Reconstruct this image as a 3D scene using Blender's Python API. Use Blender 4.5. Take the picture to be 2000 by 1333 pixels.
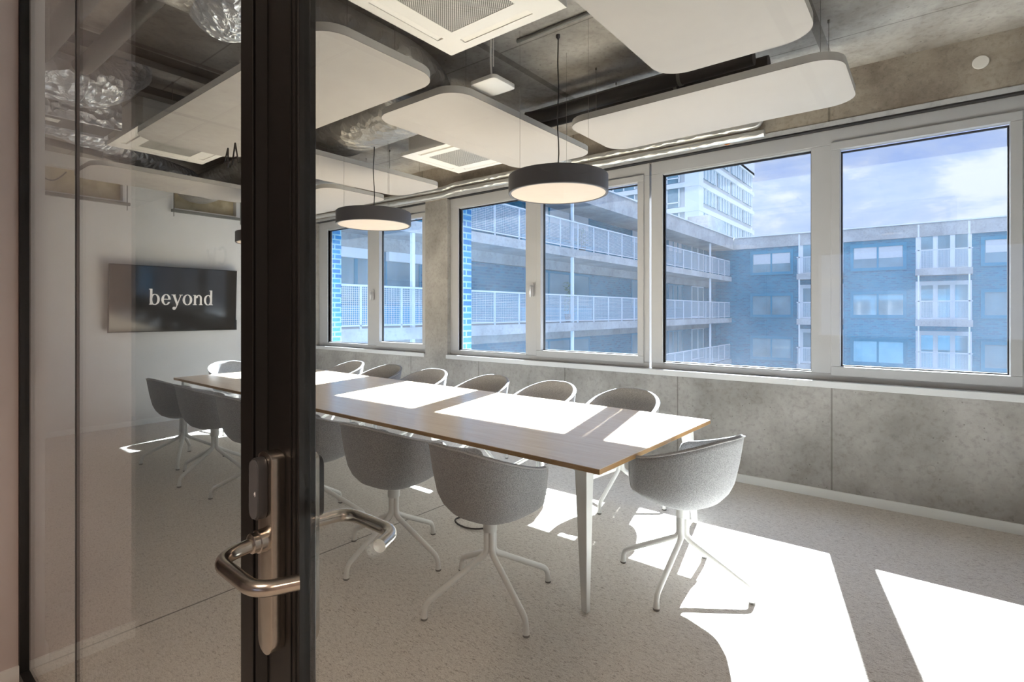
import bpy, bmesh, math, random
from mathutils import Vector, Matrix
for o in list(bpy.data.objects): bpy.data.objects.remove(o)
SC = bpy.context.scene
COL = SC.collection
PI = math.pi
random.seed(7)

# ------------------------------------------------------------ camera, sky, sun, exposure
FPX = 1037.0
fwd = Vector((0.78613, 0.61806, 0.0))
cam_d = bpy.data.cameras.new('camera'); cam = bpy.data.objects.new('camera', cam_d); COL.objects.link(cam)
cam.location = (0, 0, 1.5)
cam.rotation_euler = fwd.to_track_quat('-Z', 'Y').to_euler()
cam_d.sensor_width = 36; cam_d.lens = FPX / 2000 * 36
cam_d.shift_y = (610 - 666.5) / 2000
cam_d.clip_start = 0.02; cam_d.clip_end = 400
SC.camera = cam
SC.view_settings.view_transform = 'Standard'; SC.view_settings.look = 'None'
SC.view_settings.exposure = 0.55; SC.view_settings.gamma = 1; SC.view_settings.use_curve_mapping = False

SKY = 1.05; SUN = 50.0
W = bpy.data.worlds.new('world'); SC.world = W; W.use_nodes = True
nt = W.node_tree; nt.nodes.clear()
def N(t, typ, **kw):
    n = t.nodes.new(typ)
    for k, v in kw.items():
        if k.startswith('i_'):
            key = k[2:]
            key = int(key) if key.isdigit() else key.replace('_', ' ')
            n.inputs[key].default_value = v
        else: setattr(n, k, v)
    return n
def L(t, a, b): t.links.new(a, b)
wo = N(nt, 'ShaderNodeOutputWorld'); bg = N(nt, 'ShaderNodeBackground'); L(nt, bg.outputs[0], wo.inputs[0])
tc = N(nt, 'ShaderNodeTexCoord'); mp = N(nt, 'ShaderNodeMapping'); mp.inputs['Scale'].default_value = (1, 1, 2.3); mp.inputs['Location'].default_value = (0.3, 1.1, 0.35)
L(nt, tc.outputs['Generated'], mp.inputs[0])
cn = N(nt, 'ShaderNodeTexNoise', i_Scale=5.2, i_Detail=10.0, i_Roughness=0.62, i_Distortion=0.25); L(nt, mp.outputs[0], cn.inputs['Vector'])
cr = N(nt, 'ShaderNodeValToRGB'); e = cr.color_ramp.elements
e[0].position = 0.40; e[0].color = (0.34, 0.44, 0.76, 1); e[1].position = 0.60; e[1].color = (0.66, 0.68, 0.77, 1)
m_ = e.new(0.50); m_.color = (0.42, 0.50, 0.76, 1)
L(nt, cn.outputs['Fac'], cr.inputs[0])
sep = N(nt, 'ShaderNodeSeparateXYZ'); L(nt, tc.outputs['Generated'], sep.inputs[0])
mr = N(nt, 'ShaderNodeMapRange'); mr.inputs[1].default_value = 0.04; mr.inputs[2].default_value = 0.22; mr.inputs[3].default_value = 0.35; mr.inputs[4].default_value = 0.0
L(nt, sep.outputs[2], mr.inputs[0])
mxs = N(nt, 'ShaderNodeMix', data_type='RGBA'); L(nt, mr.outputs[0], mxs.inputs[0]); L(nt, cr.outputs[0], mxs.inputs[6]); mxs.inputs[7].default_value = (0.58, 0.63, 0.76, 1)
L(nt, mxs.outputs[2], bg.inputs[0])
# the sky is brightened high up, above the view, as added room fill
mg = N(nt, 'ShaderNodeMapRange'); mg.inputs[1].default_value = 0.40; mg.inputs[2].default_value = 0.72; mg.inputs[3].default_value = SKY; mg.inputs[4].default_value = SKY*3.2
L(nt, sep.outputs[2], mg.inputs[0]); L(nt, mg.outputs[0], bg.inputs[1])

sd = bpy.data.lights.new('sun', 'SUN'); sd.energy = SUN; sd.angle = math.radians(0.6); sd.color = (0.93, 0.97, 1.0)
so = bpy.data.objects.new('sun', sd); COL.objects.link(so); so.location = (20, 5, 20)
so.rotation_euler = Vector((-1, -0.235, -0.86)).to_track_quat('-Z', 'Y').to_euler()

# ------------------------------------------------------------ materials
def lin(c):
    return tuple(((v/255)/12.92 if v/255 <= 0.04045 else ((v/255+0.055)/1.055)**2.4) for v in c) + (1,)
def base_mat(name):
    m = bpy.data.materials.new(name); m.use_nodes = True
    t = m.node_tree; b = t.nodes['Principled BSDF']; return m, t, b
def plain(name, rgb, rough=0.5, metal=0.0, var=0.04, scale=8.0, bump=0.0, bscale=60.0, emit=None, estr=1.0, spec=0.5):
    m, t, b = base_mat(name)
    c = lin(rgb)
    tcn = N(t, 'ShaderNodeTexCoord')
    nz = N(t, 'ShaderNodeTexNoise', i_Scale=scale, i_Detail=4.0); L(t, tcn.outputs['Object'], nz.inputs['Vector'])
    r = N(t, 'ShaderNodeValToRGB'); r.color_ramp.elements[0].position = 0.3; r.color_ramp.elements[1].position = 0.7
    r.color_ramp.elements[0].color = tuple(max(0, v*(1-var)) for v in c[:3]) + (1,)
    r.color_ramp.elements[1].color = tuple(min(1, v*(1+var)) for v in c[:3]) + (1,)
    L(t, nz.outputs['Fac'], r.inputs[0]); L(t, r.outputs[0], b.inputs['Base Color'])
    b.inputs['Roughness'].default_value = rough; b.inputs['Metallic'].default_value = metal
    b.inputs['Specular IOR Level'].default_value = spec
    if bump:
        n2 = N(t, 'ShaderNodeTexNoise', i_Scale=bscale, i_Detail=3.0); L(t, tcn.outputs['Object'], n2.inputs['Vector'])
        bp = N(t, 'ShaderNodeBump', i_Strength=bump, i_Distance=0.01); L(t, n2.outputs['Fac'], bp.inputs['Height']); L(t, bp.outputs[0], b.inputs['Normal'])
    if emit:
        b.inputs['Emission Color'].default_value = lin(emit); b.inputs['Emission Strength'].default_value = estr
    return m
def world_pos(t):
    g = N(t, 'ShaderNodeNewGeometry'); s = N(t, 'ShaderNodeSeparateXYZ'); L(t, g.outputs['Position'], s.inputs[0]); return g, s
def math_(t, op, a, b=None, c=None):
    n = N(t, 'ShaderNodeMath', operation=op)
    for i, v in enumerate((a, b, c)):
        if v is None: continue
        if isinstance(v, (int, float)): n.inputs[i].default_value = v
        else: L(t, v, n.inputs[i])
    return n.outputs[0]
def seam(t, coord, off, period, width):      # 1 on a thin line every period
    a = math_(t, 'SUBTRACT', coord, off - period/2)
    a = math_(t, 'MODULO', math_(t, 'ADD', math_(t, 'MODULO', a, period), period), period)
    a = math_(t, 'ABSOLUTE', math_(t, 'SUBTRACT', a, period/2))
    return math_(t, 'LESS_THAN', a, width)
def concrete(name, rgb, dark, seams=(), scale=1.0, bump=0.25, smear=(1, 1, 1)):
    m, t, b = base_mat(name)
    g, s = world_pos(t)
    mpn = N(t, 'ShaderNodeMapping'); mpn.inputs['Scale'].default_value = smear; L(t, g.outputs['Position'], mpn.inputs[0])
    n1 = N(t, 'ShaderNodeTexNoise', i_Scale=1.6*scale, i_Detail=9.0, i_Roughness=0.65); L(t, mpn.outputs[0], n1.inputs['Vector'])
    r1 = N(t, 'ShaderNodeValToRGB'); r1.color_ramp.elements[0].position = 0.36; r1.color_ramp.elements[1].position = 0.62
    r1.color_ramp.elements[0].color = lin(dark); r1.color_ramp.elements[1].color = lin(rgb); L(t, n1.outputs['Fac'], r1.inputs[0])
    n2 = N(t, 'ShaderNodeTexNoise', i_Scale=26.0*scale, i_Detail=6.0, i_Roughness=0.7); L(t, g.outputs['Position'], n2.inputs['Vector'])
    r2 = N(t, 'ShaderNodeValToRGB'); r2.color_ramp.elements[0].position = 0.3; r2.color_ramp.elements[0].color = (0.62, 0.61, 0.6, 1); r2.color_ramp.elements[1].position = 0.5; r2.color_ramp.elements[1].color = (1, 1, 1, 1)
    L(t, n2.outputs['Fac'], r2.inputs[0])
    mx = N(t, 'ShaderNodeMix', data_type='RGBA', blend_type='MULTIPLY'); mx.inputs[0].default_value = 0.7
    L(t, r1.outputs[0], mx.inputs[6]); L(t, r2.outputs[0], mx.inputs[7])
    v = N(t, 'ShaderNodeTexVoronoi', i_Scale=17.0*scale, i_Randomness=1.0); L(t, g.outputs['Position'], v.inputs['Vector'])
    pore = math_(t, 'LESS_THAN', v.outputs['Distance'], 0.085)
    n3 = N(t, 'ShaderNodeTexNoise', i_Scale=2.1*scale, i_Detail=3.0); L(t, g.outputs['Position'], n3.inputs['Vector'])
    pore = math_(t, 'MULTIPLY', pore, math_(t, 'GREATER_THAN', n3.outputs['Fac'], 0.5))
    mk = pore
    for ax, off, per, wd in seams:
        mk = math_(t, 'MAXIMUM', mk, seam(t, s.outputs[ax], off, per, wd))
    mx2 = N(t, 'ShaderNodeMix', data_type='RGBA', blend_type='MULTIPLY'); L(t, math_(t, 'MULTIPLY', mk, 0.75), mx2.inputs[0])
    L(t, mx.outputs[2], mx2.inputs[6]); mx2.inputs[7].default_value = (0.42, 0.41, 0.39, 1)
    L(t, mx2.outputs[2], b.inputs['Base Color']); b.inputs['Roughness'].default_value = 0.75
    b.inputs['Specular IOR Level'].default_value = 0.3
    bp = N(t, 'ShaderNodeBump', i_Strength=bump, i_Distance=0.02)
    h = math_(t, 'SUBTRACT', n2.outputs['Fac'], math_(t, 'MULTIPLY', mk, 0.8)); L(t, h, bp.inputs['Height']); L(t, bp.outputs[0], b.inputs['Normal'])
    return m
def brick(name, c1, c2, mortar, bw=0.24, bh=0.07, ms=0.012, rough=0.25):
    m, t, b = base_mat(name)
    g, s = world_pos(t); u = math_(t, 'ADD', s.outputs[0], s.outputs[1])
    cb = N(t, 'ShaderNodeCombineXYZ'); L(t, u, cb.inputs[0]); L(t, s.outputs[2], cb.inputs[1])
    br = N(t, 'ShaderNodeTexBrick'); L(t, cb.outputs[0], br.inputs['Vector'])
    br.inputs['Color1'].default_value = lin(c1); br.inputs['Color2'].default_value = lin(c2); br.inputs['Mortar'].default_value = lin(mortar)
    br.inputs['Scale'].default_value = 1; br.inputs['Brick Width'].default_value = bw; br.inputs['Row Height'].default_value = bh; br.inputs['Mortar Size'].default_value = ms
    L(t, br.outputs['Color'], b.inputs['Base Color']); b.inputs['Roughness'].default_value = rough
    return m
def glass_mat(name, tint=(0.97, 0.98, 0.97), dirt=0.0, refl=1.0, gl=0.0):
    m, t, b = base_mat(name); t.nodes.remove(b); out = t.nodes['Material Output']
    tr = N(t, 'ShaderNodeBsdfTransparent'); tr.inputs[0].default_value = tint + (1,)
    gs = N(t, 'ShaderNodeBsdfGlossy', i_Roughness=0.0); gs.inputs[0].default_value = (1, 1, 1, 1)
    gg = N(t, 'ShaderNodeNewGeometry'); dt = N(t, 'ShaderNodeVectorMath', operation='DOT_PRODUCT'); L(t, gg.outputs['Normal'], dt.inputs[0]); L(t, gg.outputs['Incoming'], dt.inputs[1])
    om = math_(t, 'SUBTRACT', 1.0, math_(t, 'ABSOLUTE', dt.outputs['Value'])); fres = math_(t, 'ADD', math_(t, 'MULTIPLY', math_(t, 'POWER', om, 5.0), 0.96*refl), 0.04*refl)
    mx = N(t, 'ShaderNodeMixShader'); L(t, fres, mx.inputs[0]); L(t, tr.outputs[0], mx.inputs[1]); L(t, gs.outputs[0], mx.inputs[2])
    last = mx
    if dirt:
        g, s = world_pos(t)
        n1 = N(t, 'ShaderNodeTexNoise', i_Scale=1.7, i_Detail=6.0, i_Roughness=0.6); L(t, g.outputs['Position'], n1.inputs['Vector'])
        n2 = N(t, 'ShaderNodeTexNoise', i_Scale=70.0, i_Detail=2.0); L(t, g.outputs['Position'], n2.inputs['Vector'])
        sp = math_(t, 'MULTIPLY', math_(t, 'GREATER_THAN', n2.outputs['Fac'], 0.70), 0.25)
        low = N(t, 'ShaderNodeMapRange'); low.inputs[1].default_value = 1.0; low.inputs[2].default_value = 1.35; low.inputs[3].default_value = 1.6; low.inputs[4].default_value = 1.0; L(t, s.outputs[2], low.inputs[0])
        f = math_(t, 'MULTIPLY', math_(t, 'ADD', math_(t, 'MULTIPLY', n1.outputs['Fac'], dirt*2), math_(t, 'MULTIPLY', sp, dirt*3)), low.outputs[0])
        df = N(t, 'ShaderNodeBsdfTranslucent'); df.inputs[0].default_value = (0.8, 0.87, 1.0, 1)
        m2 = N(t, 'ShaderNodeMixShader'); L(t, f, m2.inputs[0]); L(t, mx.outputs[0], m2.inputs[1]); L(t, df.outputs[0], m2.inputs[2]); last = m2
    L(t, last.outputs[0], out.inputs[0]); return m
def foil(name, rgb=(190, 192, 195), crease=28.0, rough=0.28, stretch=(1, 1, 1), depth=0.05, metal=0.75):
    m, t, b = base_mat(name); tcn = N(t, 'ShaderNodeTexCoord')
    mpn = N(t, 'ShaderNodeMapping'); mpn.inputs['Scale'].default_value = stretch; L(t, tcn.outputs['Object'], mpn.inputs[0])
    v = N(t, 'ShaderNodeTexVoronoi', i_Scale=crease); L(t, mpn.outputs[0], v.inputs['Vector'])
    n = N(t, 'ShaderNodeTexNoise', i_Scale=crease*0.6, i_Detail=5.0, i_Distortion=1.5); L(t, mpn.outputs[0], n.inputs['Vector'])
    bp = N(t, 'ShaderNodeBump', i_Strength=1.0, i_Distance=depth); L(t, math_(t, 'ADD', v.outputs['Distance'], n.outputs['Fac']), bp.inputs['Height']); L(t, bp.outputs[0], b.inputs['Normal'])
    b.inputs['Base Color'].default_value = lin(rgb); b.inputs['Metallic'].default_value = metal; b.inputs['Roughness'].default_value = rough
    return m
def carpet():
    m, t, b = base_mat('carpet'); g, s = world_pos(t)
    mpn = N(t, 'ShaderNodeMapping'); mpn.inputs['Scale'].default_value = (1.0, 0.33, 1); mpn.inputs['Rotation'].default_value = (0, 0, 0.0); L(t, g.outputs['Position'], mpn.inputs[0])
    n1 = N(t, 'ShaderNodeTexNoise', i_Scale=130.0, i_Detail=4.0, i_Roughness=0.65, i_Distortion=1.2); L(t, mpn.outputs[0], n1.inputs['Vector'])
    r = N(t, 'ShaderNodeValToRGB'); r.color_ramp.elements[0].position = 0.30; r.color_ramp.elements[0].color = lin((150, 141, 134)); r.color_ramp.elements[1].position = 0.47; r.color_ramp.elements[1].color = lin((220, 213, 206))
    x = r.color_ramp.elements.new(0.75); x.color = lin((236, 231, 225)); L(t, n1.outputs['Fac'], r.inputs[0])
    n2 = N(t, 'ShaderNodeTexNoise', i_Scale=260.0, i_Detail=2.0); L(t, g.outputs['Position'], n2.inputs['Vector'])
    r2 = N(t, 'ShaderNodeValToRGB'); r2.color_ramp.elements[0].position = 0.3; r2.color_ramp.elements[0].color = (0.66, 0.65, 0.64, 1); r2.color_ramp.elements[1].position = 0.6; r2.color_ramp.elements[1].color = (1, 1, 1, 1); L(t, n2.outputs['Fac'], r2.inputs[0])
    mx = N(t, 'ShaderNodeMix', data_type='RGBA', blend_type='MULTIPLY'); mx.inputs[0].default_value = 0.9; L(t, r.outputs[0], mx.inputs[6]); L(t, r2.outputs[0], mx.inputs[7])
    sm = math_(t, 'LESS_THAN', math_(t, 'ABSOLUTE', math_(t, 'SUBTRACT', s.outputs[1], 2.965)), 0.006)
    mx2 = N(t, 'ShaderNodeMix', data_type='RGBA', blend_type='MULTIPLY'); L(t, math_(t, 'MULTIPLY', sm, 0.8), mx2.inputs[0]); L(t, mx.outputs[2], mx2.inputs[6]); mx2.inputs[7].default_value = (0.3, 0.3, 0.3, 1)
    L(t, mx2.outputs[2], b.inputs['Base Color']); b.inputs['Roughness'].default_value = 0.95; b.inputs['Specular IOR Level'].default_value = 0.1
    bp = N(t, 'ShaderNodeBump', i_Strength=0.6, i_Distance=0.006); L(t, n1.outputs['Fac'], bp.inputs['Height']); L(t, bp.outputs[0], b.inputs['Normal'])
    return m
def wood(name, c1, c2, sc=(22, 1.2, 22), rough=0.27):
    m, t, b = base_mat(name); tcn = N(t, 'ShaderNodeTexCoord'); mpn = N(t, 'ShaderNodeMapping'); mpn.inputs['Scale'].default_value = sc; L(t, tcn.outputs['Object'], mpn.inputs[0])
    n = N(t, 'ShaderNodeTexNoise', i_Scale=2.0, i_Detail=7.0, i_Roughness=0.6, i_Distortion=0.4); L(t, mpn.outputs[0], n.inputs['Vector'])
    r = N(t, 'ShaderNodeValToRGB'); r.color_ramp.elements[0].position = 0.35; r.color_ramp.elements[1].position = 0.65; r.color_ramp.elements[0].color = lin(c1); r.color_ramp.elements[1].color = lin(c2)
    L(t, n.outputs['Fac'], r.inputs[0]); L(t, r.outputs[0], b.inputs['Base Color']); b.inputs['Roughness'].default_value = rough; b.inputs['Coat Weight'].default_value = 0.5; b.inputs['Coat Roughness'].default_value = 0.35; return m
def fabric(name, c1, c2):
    m, t, b = base_mat(name); tcn = N(t, 'ShaderNodeTexCoord')
    n = N(t, 'ShaderNodeTexNoise', i_Scale=210.0, i_Detail=3.0, i_Roughness=0.7); L(t, tcn.outputs['Object'], n.inputs['Vector'])
    r = N(t, 'ShaderNodeValToRGB'); r.color_ramp.elements[0].position = 0.36; r.color_ramp.elements[1].position = 0.62; r.color_ramp.elements[0].color = lin(c1); r.color_ramp.elements[1].color = lin(c2)
    L(t, n.outputs['Fac'], r.inputs[0]); L(t, r.outputs[0], b.inputs['Base Color']); b.inputs['Roughness'].default_value = 0.95; b.inputs['Specular IOR Level'].default_value = 0.15
    b.inputs['Sheen Weight'].default_value = 0.25
    bp = N(t, 'ShaderNodeBump', i_Strength=0.4, i_Distance=0.003); L(t, n.outputs['Fac'], bp.inputs['Height']); L(t, bp.outputs[0], b.inputs['Normal'])
    return m
def holes(name, rgb, dark, period, rad, axis=(0, 1), alpha=False, lines=False):
    # perforated sheet or wire grid, hole = dark or see-through
    m, t, b = base_mat(name); g, s = world_pos(t)
    if axis == 'uz': u = math_(t, 'ADD', s.outputs[0], s.outputs[1]); v = s.outputs[2]
    else: u, v = s.outputs[axis[0]], s.outputs[axis[1]]
    def fr(a, off=0.0):
        a = math_(t, 'ADD', math_(t, 'DIVIDE', a, period), 500.0 + off); return math_(t, 'SUBTRACT', math_(t, 'FRACT', a), 0.5)
    if lines:
        hole = math_(t, 'MULTIPLY', math_(t, 'LESS_THAN', math_(t, 'ABSOLUTE', fr(u)), rad), math_(t, 'LESS_THAN', math_(t, 'ABSOLUTE', fr(v)), rad))
    else:
        def disc(o):
            a = fr(u, o); c = fr(v, o); return math_(t, 'LESS_THAN', math_(t, 'ADD', math_(t, 'MULTIPLY', a, a), math_(t, 'MULTIPLY', c, c)), rad*rad)
        hole = math_(t, 'MAXIMUM', disc(0.0), disc(0.5))
    b.inputs['Roughness'].default_value = 0.5
    if alpha:
        b.inputs['Base Color'].default_value = lin(rgb)
        tr = N(t, 'ShaderNodeBsdfTransparent'); mx = N(t, 'ShaderNodeMixShader'); L(t, hole, mx.inputs[0]); L(t, b.outputs[0], mx.inputs[1]); L(t, tr.outputs[0], mx.inputs[2]); L(t, mx.outputs[0], t.nodes['Material Output'].inputs[0])
    else:
        mx = N(t, 'ShaderNodeMix', data_type='RGBA'); L(t, hole, mx.inputs[0]); mx.inputs[6].default_value = lin(rgb); mx.inputs[7].default_value = lin(dark); L(t, mx.outputs[2], b.inputs['Base Color'])
    return m

M = dict(
    carpet=carpet(),
    conc_wall=concrete('cast_concrete_wall', (178, 174, 170), (142, 138, 134), seams=((1, 0.616, 1.262, 0.006),), smear=(1, 1, 1.0)),
    conc_beam=concrete('cast_concrete_beam', (170, 160, 147), (128, 117, 105), seams=((1, 0.634, 2.4, 0.008),), scale=1.3),
    conc_ceil=concrete('board_cast_ceiling', (186, 180, 172), (142, 134, 126), seams=((0, 4.34, 1.3, 0.006), (1, 0.60, 1.93, 0.03)), scale=0.8),
    white_wall=plain('white_paint', (214, 212, 210), 0.8, var=0.02),
    corr_wall=plain('corridor_paint', (190, 178, 174), 0.8, var=0.02),
    baseboard=plain('baseboard_paint', (226, 226, 224), 0.45, var=0.01),
    frame=plain('window_frame_grey', (178, 178, 180), 0.4, var=0.015),
    sill=plain('window_sill_white', (215, 215, 216), 0.3, var=0.01),
    gasket=plain('black_gasket', (22, 24, 28), 0.5),
    handle=plain('window_handle_metal', (200, 200, 202), 0.3, metal=0.6),
    wglass=glass_mat('window_glass', (0.95, 0.98, 0.99), dirt=0.0055),
    dglass=glass_mat('door_glass', (0.95, 0.96, 0.955)),
    gedge=plain('glass_edge', (150, 158, 155), 0.3),
    gjoint=plain('glass_joint_silicone', (28, 28, 30), 0.4),
    black=plain('black_powder_coat', (19, 18, 18), 0.42, var=0.05),
    blackdeep=plain('black_rebate', (10, 10, 10), 0.6),
    steel=plain('brushed_stainless', (190, 184, 176), 0.24, metal=1.0, var=0.05, scale=80),
    reader=plain('reader_plastic', (52, 53, 56), 0.35), reader2=plain('reader_front', (88, 90, 94), 0.25),
    panel=plain('acoustic_panel_felt', (172, 166, 161), 0.9, var=0.01, spec=0.1),
    panel_edge=plain('acoustic_panel_edge', (186, 182, 176), 0.9, var=0.02),
    ac=plain('ac_white_plastic', (226, 221, 214), 0.4, var=0.01), acdark=plain('ac_slot_dark', (60, 54, 48), 0.6),
    acgrille=holes('ac_perforated_grille', (205, 200, 192), (52, 48, 44), 0.0145, 0.30),
    foil=foil('crumpled_foil', (200, 202, 206), 16.0), foil_dull=foil('dull_foil_duct', (168, 163, 156), 14.0, 0.45, depth=0.02, metal=0.6),
    pipe_foil=foil('foil_pipe_wrap', (214, 214, 212), 26.0, 0.3, (1, 0.5, 1), 0.008),
    blackpipe=plain('black_insulation', (38, 39, 42), 0.6), darkmetal=plain('dark_galvanised', (88, 88, 88), 0.5, metal=0.4),
    greypipe=plain('grey_drain_pipe', (56, 55, 54), 0.55), tray=plain('grey_strut', (120, 120, 116), 0.45, metal=0.5),
    brass=plain('brass_valve', (150, 98, 60), 0.4, metal=0.8), red=plain('red_ring', (150, 40, 40), 0.5), whiteplastic=plain('white_plastic', (228, 224, 218), 0.35, var=0.01),
    lampshade=plain('charcoal_lamp_ring', (74, 72, 76), 0.45, var=0.03), 
    lampdisc=plain('opal_diffuser', (188, 174, 162), 0.5, emit=(255, 222, 190), estr=0.02),
    cord=plain('black_cord', (25, 23, 22), 0.6), wire=plain('thin_steel_wire', (140, 135, 128), 0.4, metal=0.5),
    table=wood('light_oak_top', (234, 208, 178), (246, 226, 200)), tedge=wood('oak_edge_band', (158, 118, 72), (184, 144, 96), (4, 4, 90)),
    powder=plain('white_powder_coat', (222, 221, 218), 0.4, var=0.01), glide=plain('grey_glide', (110, 108, 105), 0.6),
    fabric=fabric('grey_melange_fabric', (124, 124, 127), (178, 177, 178)), piping=fabric('pale_piping', (168, 166, 166), (196, 194, 194)),
    screen=plain('tv_screen', (38, 35, 33), 0.09, var=0.02, spec=0.7), tvframe=plain('tv_bezel', (22, 22, 23), 0.4), letter=plain('screen_lettering', (196, 190, 184), 0.5, emit=(196, 190, 184), estr=0.35),
    sign=plain('black_sign_film', (24, 22, 22), 0.5), signgrey=plain('grey_sign_letters', (70, 68, 68), 0.5),
    osb=wood('yellowish_fibreboard', (176, 160, 128), (206, 194, 166), (3, 3, 3)),
    bluebrick=brick('turquoise_glazed_brick', (8, 100, 165), (20, 130, 190), (130, 175, 195), 0.24, 0.083, 0.012, 0.15),
    bluebrick2=brick('blue_brick_facade', (0, 96, 132), (14, 128, 160), (50, 128, 152), 0.28, 0.11, 0.02),
    teal=plain('teal_window_frame', (0, 128, 160), 0.4), darkteal=plain('dark_window_void', (60, 90, 105), 0.3),
    outglass=plain('outside_window_glass', (112, 146, 160), 0.06, var=0.3, scale=0.6, spec=0.9), cyan=plain('cyan_panel', (20, 150, 190), 0.4), blind=plain('pale_blind', (196, 200, 206), 0.7),
    outconc=concrete('facade_concrete', (190, 190, 192), (160, 160, 160), scale=0.4, bump=0.1), whiteout=plain('white_facade', (225, 228, 232), 0.6, var=0.02, scale=1),
    mesh=holes('railing_wire_mesh', (214, 220, 228), None, 0.055, 0.415, 'uz', alpha=True, lines=True), railing=plain('pale_steel_railing', (205, 210, 218), 0.5),
    towerpanel=plain('tower_spandrel', (190, 192, 194), 0.6, var=0.03), ground=plain('courtyard_paving', (70, 72, 76), 0.9, var=0.1, scale=1),
    leaf=plain('plant_leaves', (92, 132, 70), 0.6, var=0.4, scale=5), pot=plain('grey_planter', (120, 118, 116), 0.7),
)

# ------------------------------------------------------------ mesh helpers
class MB:
    def __init__(s): s.bm = bmesh.new()
    def box(s, x0, x1, y0, y1, z0, z1):
        v = [s.bm.verts.new(p) for p in ((x0,y0,z0),(x1,y0,z0),(x1,y1,z0),(x0,y1,z0),(x0,y0,z1),(x1,y0,z1),(x1,y1,z1),(x0,y1,z1))]
        for f in ((0,3,2,1),(4,5,6,7),(0,1,5,4),(1,2,6,5),(2,3,7,6),(3,0,4,7)): s.bm.faces.new([v[i] for i in f])
        return s
    def obox(s, c, ux, uy, hx, hy, z0, z1):     # oriented box in plan
        ux = Vector((ux[0], ux[1], 0)).normalized(); uy = Vector((uy[0], uy[1], 0)).normalized(); c = Vector((c[0], c[1], 0)); v = []
        for z in (z0, z1):
            for a, b in ((-1,-1),(1,-1),(1,1),(-1,1)): v.append(s.bm.verts.new(c + ux*hx*a + uy*hy*b + Vector((0,0,z))))
        for f in ((0,3,2,1),(4,5,6,7),(0,1,5,4),(1,2,6,5),(2,3,7,6),(3,0,4,7)): s.bm.faces.new([v[i] for i in f])
        return s
    def tube(s, pts, r, n=12, closed=False, cap=True, sx=1.0, sz=1.0):
        pts = [Vector(p) for p in pts]; k = len(pts); rs = r if isinstance(r, (list, tuple)) else [r]*k
        rings = []; up = None
        for i, p in enumerate(pts):
            if closed: d = (pts[(i+1) % k] - pts[i-1]).normalized()
            else: d = (pts[min(i+1, k-1)] - pts[max(i-1, 0)]).normalized()
            if up is None:
                up = Vector((0,0,1)) if abs(d.z) < 0.9 else Vector((1,0,0))
            a = d.cross(up)
            if a.length < 1e-5: a = d.cross(Vector((0,1,0)))
            a.normalize(); b = a.cross(d).normalized(); up = b
            rings.append([s.bm.verts.new(p + a*math.cos(2*PI*j/n)*rs[i]*sx + b*math.sin(2*PI*j/n)*rs[i]*sz) for j in range(n)])
        for i in range(k if closed else k-1):
            A, B = rings[i], rings[(i+1) % k]
            for j in range(n): s.bm.faces.new((A[j], A[(j+1) % n], B[(j+1) % n], B[j]))
        if cap and not closed:
            s.bm.faces.new(rings[0][::-1]); s.bm.faces.new(rings[-1])
        return s
    def lathe(s, prof, c, n=32, axis='z'):
        rings = []
        for r, h in prof:
            ring = []
            for j in range(n):
                a = 2*PI*j/n
                if axis == 'z': p = (c[0]+r*math.cos(a), c[1]+r*math.sin(a), c[2]+h)
                elif axis == 'x': p = (c[0]+h, c[1]+r*math.cos(a), c[2]+r*math.sin(a))
                else: p = (c[0]+r*math.cos(a), c[1]+h, c[2]+r*math.sin(a))
                ring.append(s.bm.verts.new(p))
            rings.append(ring)
        for A, B in zip(rings, rings[1:]):
            for j in range(n): s.bm.faces.new((A[j], A[(j+1) % n], B[(j+1) % n], B[j]))
        s.bm.faces.new(rings[0][::-1]); s.bm.faces.new(rings[-1]); return s
    def prism(s, poly, z0, z1):
        A = [s.bm.verts.new((x, y, z0)) for x, y in poly]; B = [s.bm.verts.new((x, y, z1)) for x, y in poly]; n = len(poly)
        s.bm.faces.new(A[::-1]); s.bm.faces.new(B)
        for i in range(n): s.bm.faces.new((A[i], A[(i+1) % n], B[(i+1) % n], B[i]))
        return s
    def loft(s, A, B):      # solid between two equal point loops
        a = [s.bm.verts.new(p) for p in A]; b = [s.bm.verts.new(p) for p in B]; n = len(a)
        s.bm.faces.new(a[::-1]); s.bm.faces.new(b)
        for i in range(n): s.bm.faces.new((a[i], a[(i+1) % n], b[(i+1) % n], b[i]))
        return s
def add(name, mb, mat, parent=None, smooth=False, bevel=0.0, kind=None, label=None, cat=None, group=None, origin=None, local=False):
    bm = mb.bm
    bmesh.ops.recalc_face_normals(bm, faces=bm.faces)
    if bevel: bmesh.ops.bevel(bm, geom=list(bm.edges), offset=bevel, segments=2, affect='EDGES', profile=0.5, clamp_overlap=True)
    if parent is not None: off = Vector((0,0,0)) if local else parent.matrix_world_custom
    elif origin is not None: off = Vector(origin)
    else:
        xs = [v.co for v in bm.verts]; mn = [min(v[i] for v in xs) for i in range(3)]; mxx = [max(v[i] for v in xs) for i in range(3)]
        off = Vector(((mn[0]+mxx[0])/2, (mn[1]+mxx[1])/2, mn[2]))
    if local and parent is None: off = Vector((0,0,0))
    bmesh.ops.translate(bm, verts=bm.verts, vec=-off)
    me = bpy.data.meshes.new(name); bm.to_mesh(me); bm.free()
    if smooth:
        for p in me.polygons: p.use_smooth = True
        if smooth == 'auto':
            try: me.set_sharp_from_angle(angle=math.radians(35))
            except Exception: pass
    for mm in (mat if isinstance(mat, (list, tuple)) else [mat]): me.materials.append(mm)
    o = Ob(bpy.data.objects.new(name, me)); COL.objects.link(o.o)
    if parent is not None: o.o.parent = parent.o; o.matrix_world_custom = off; o.o.location = (0,0,0)
    else: o.o.location = off; o.matrix_world_custom = off
    tag(o, label, cat, group, kind); return o
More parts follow.
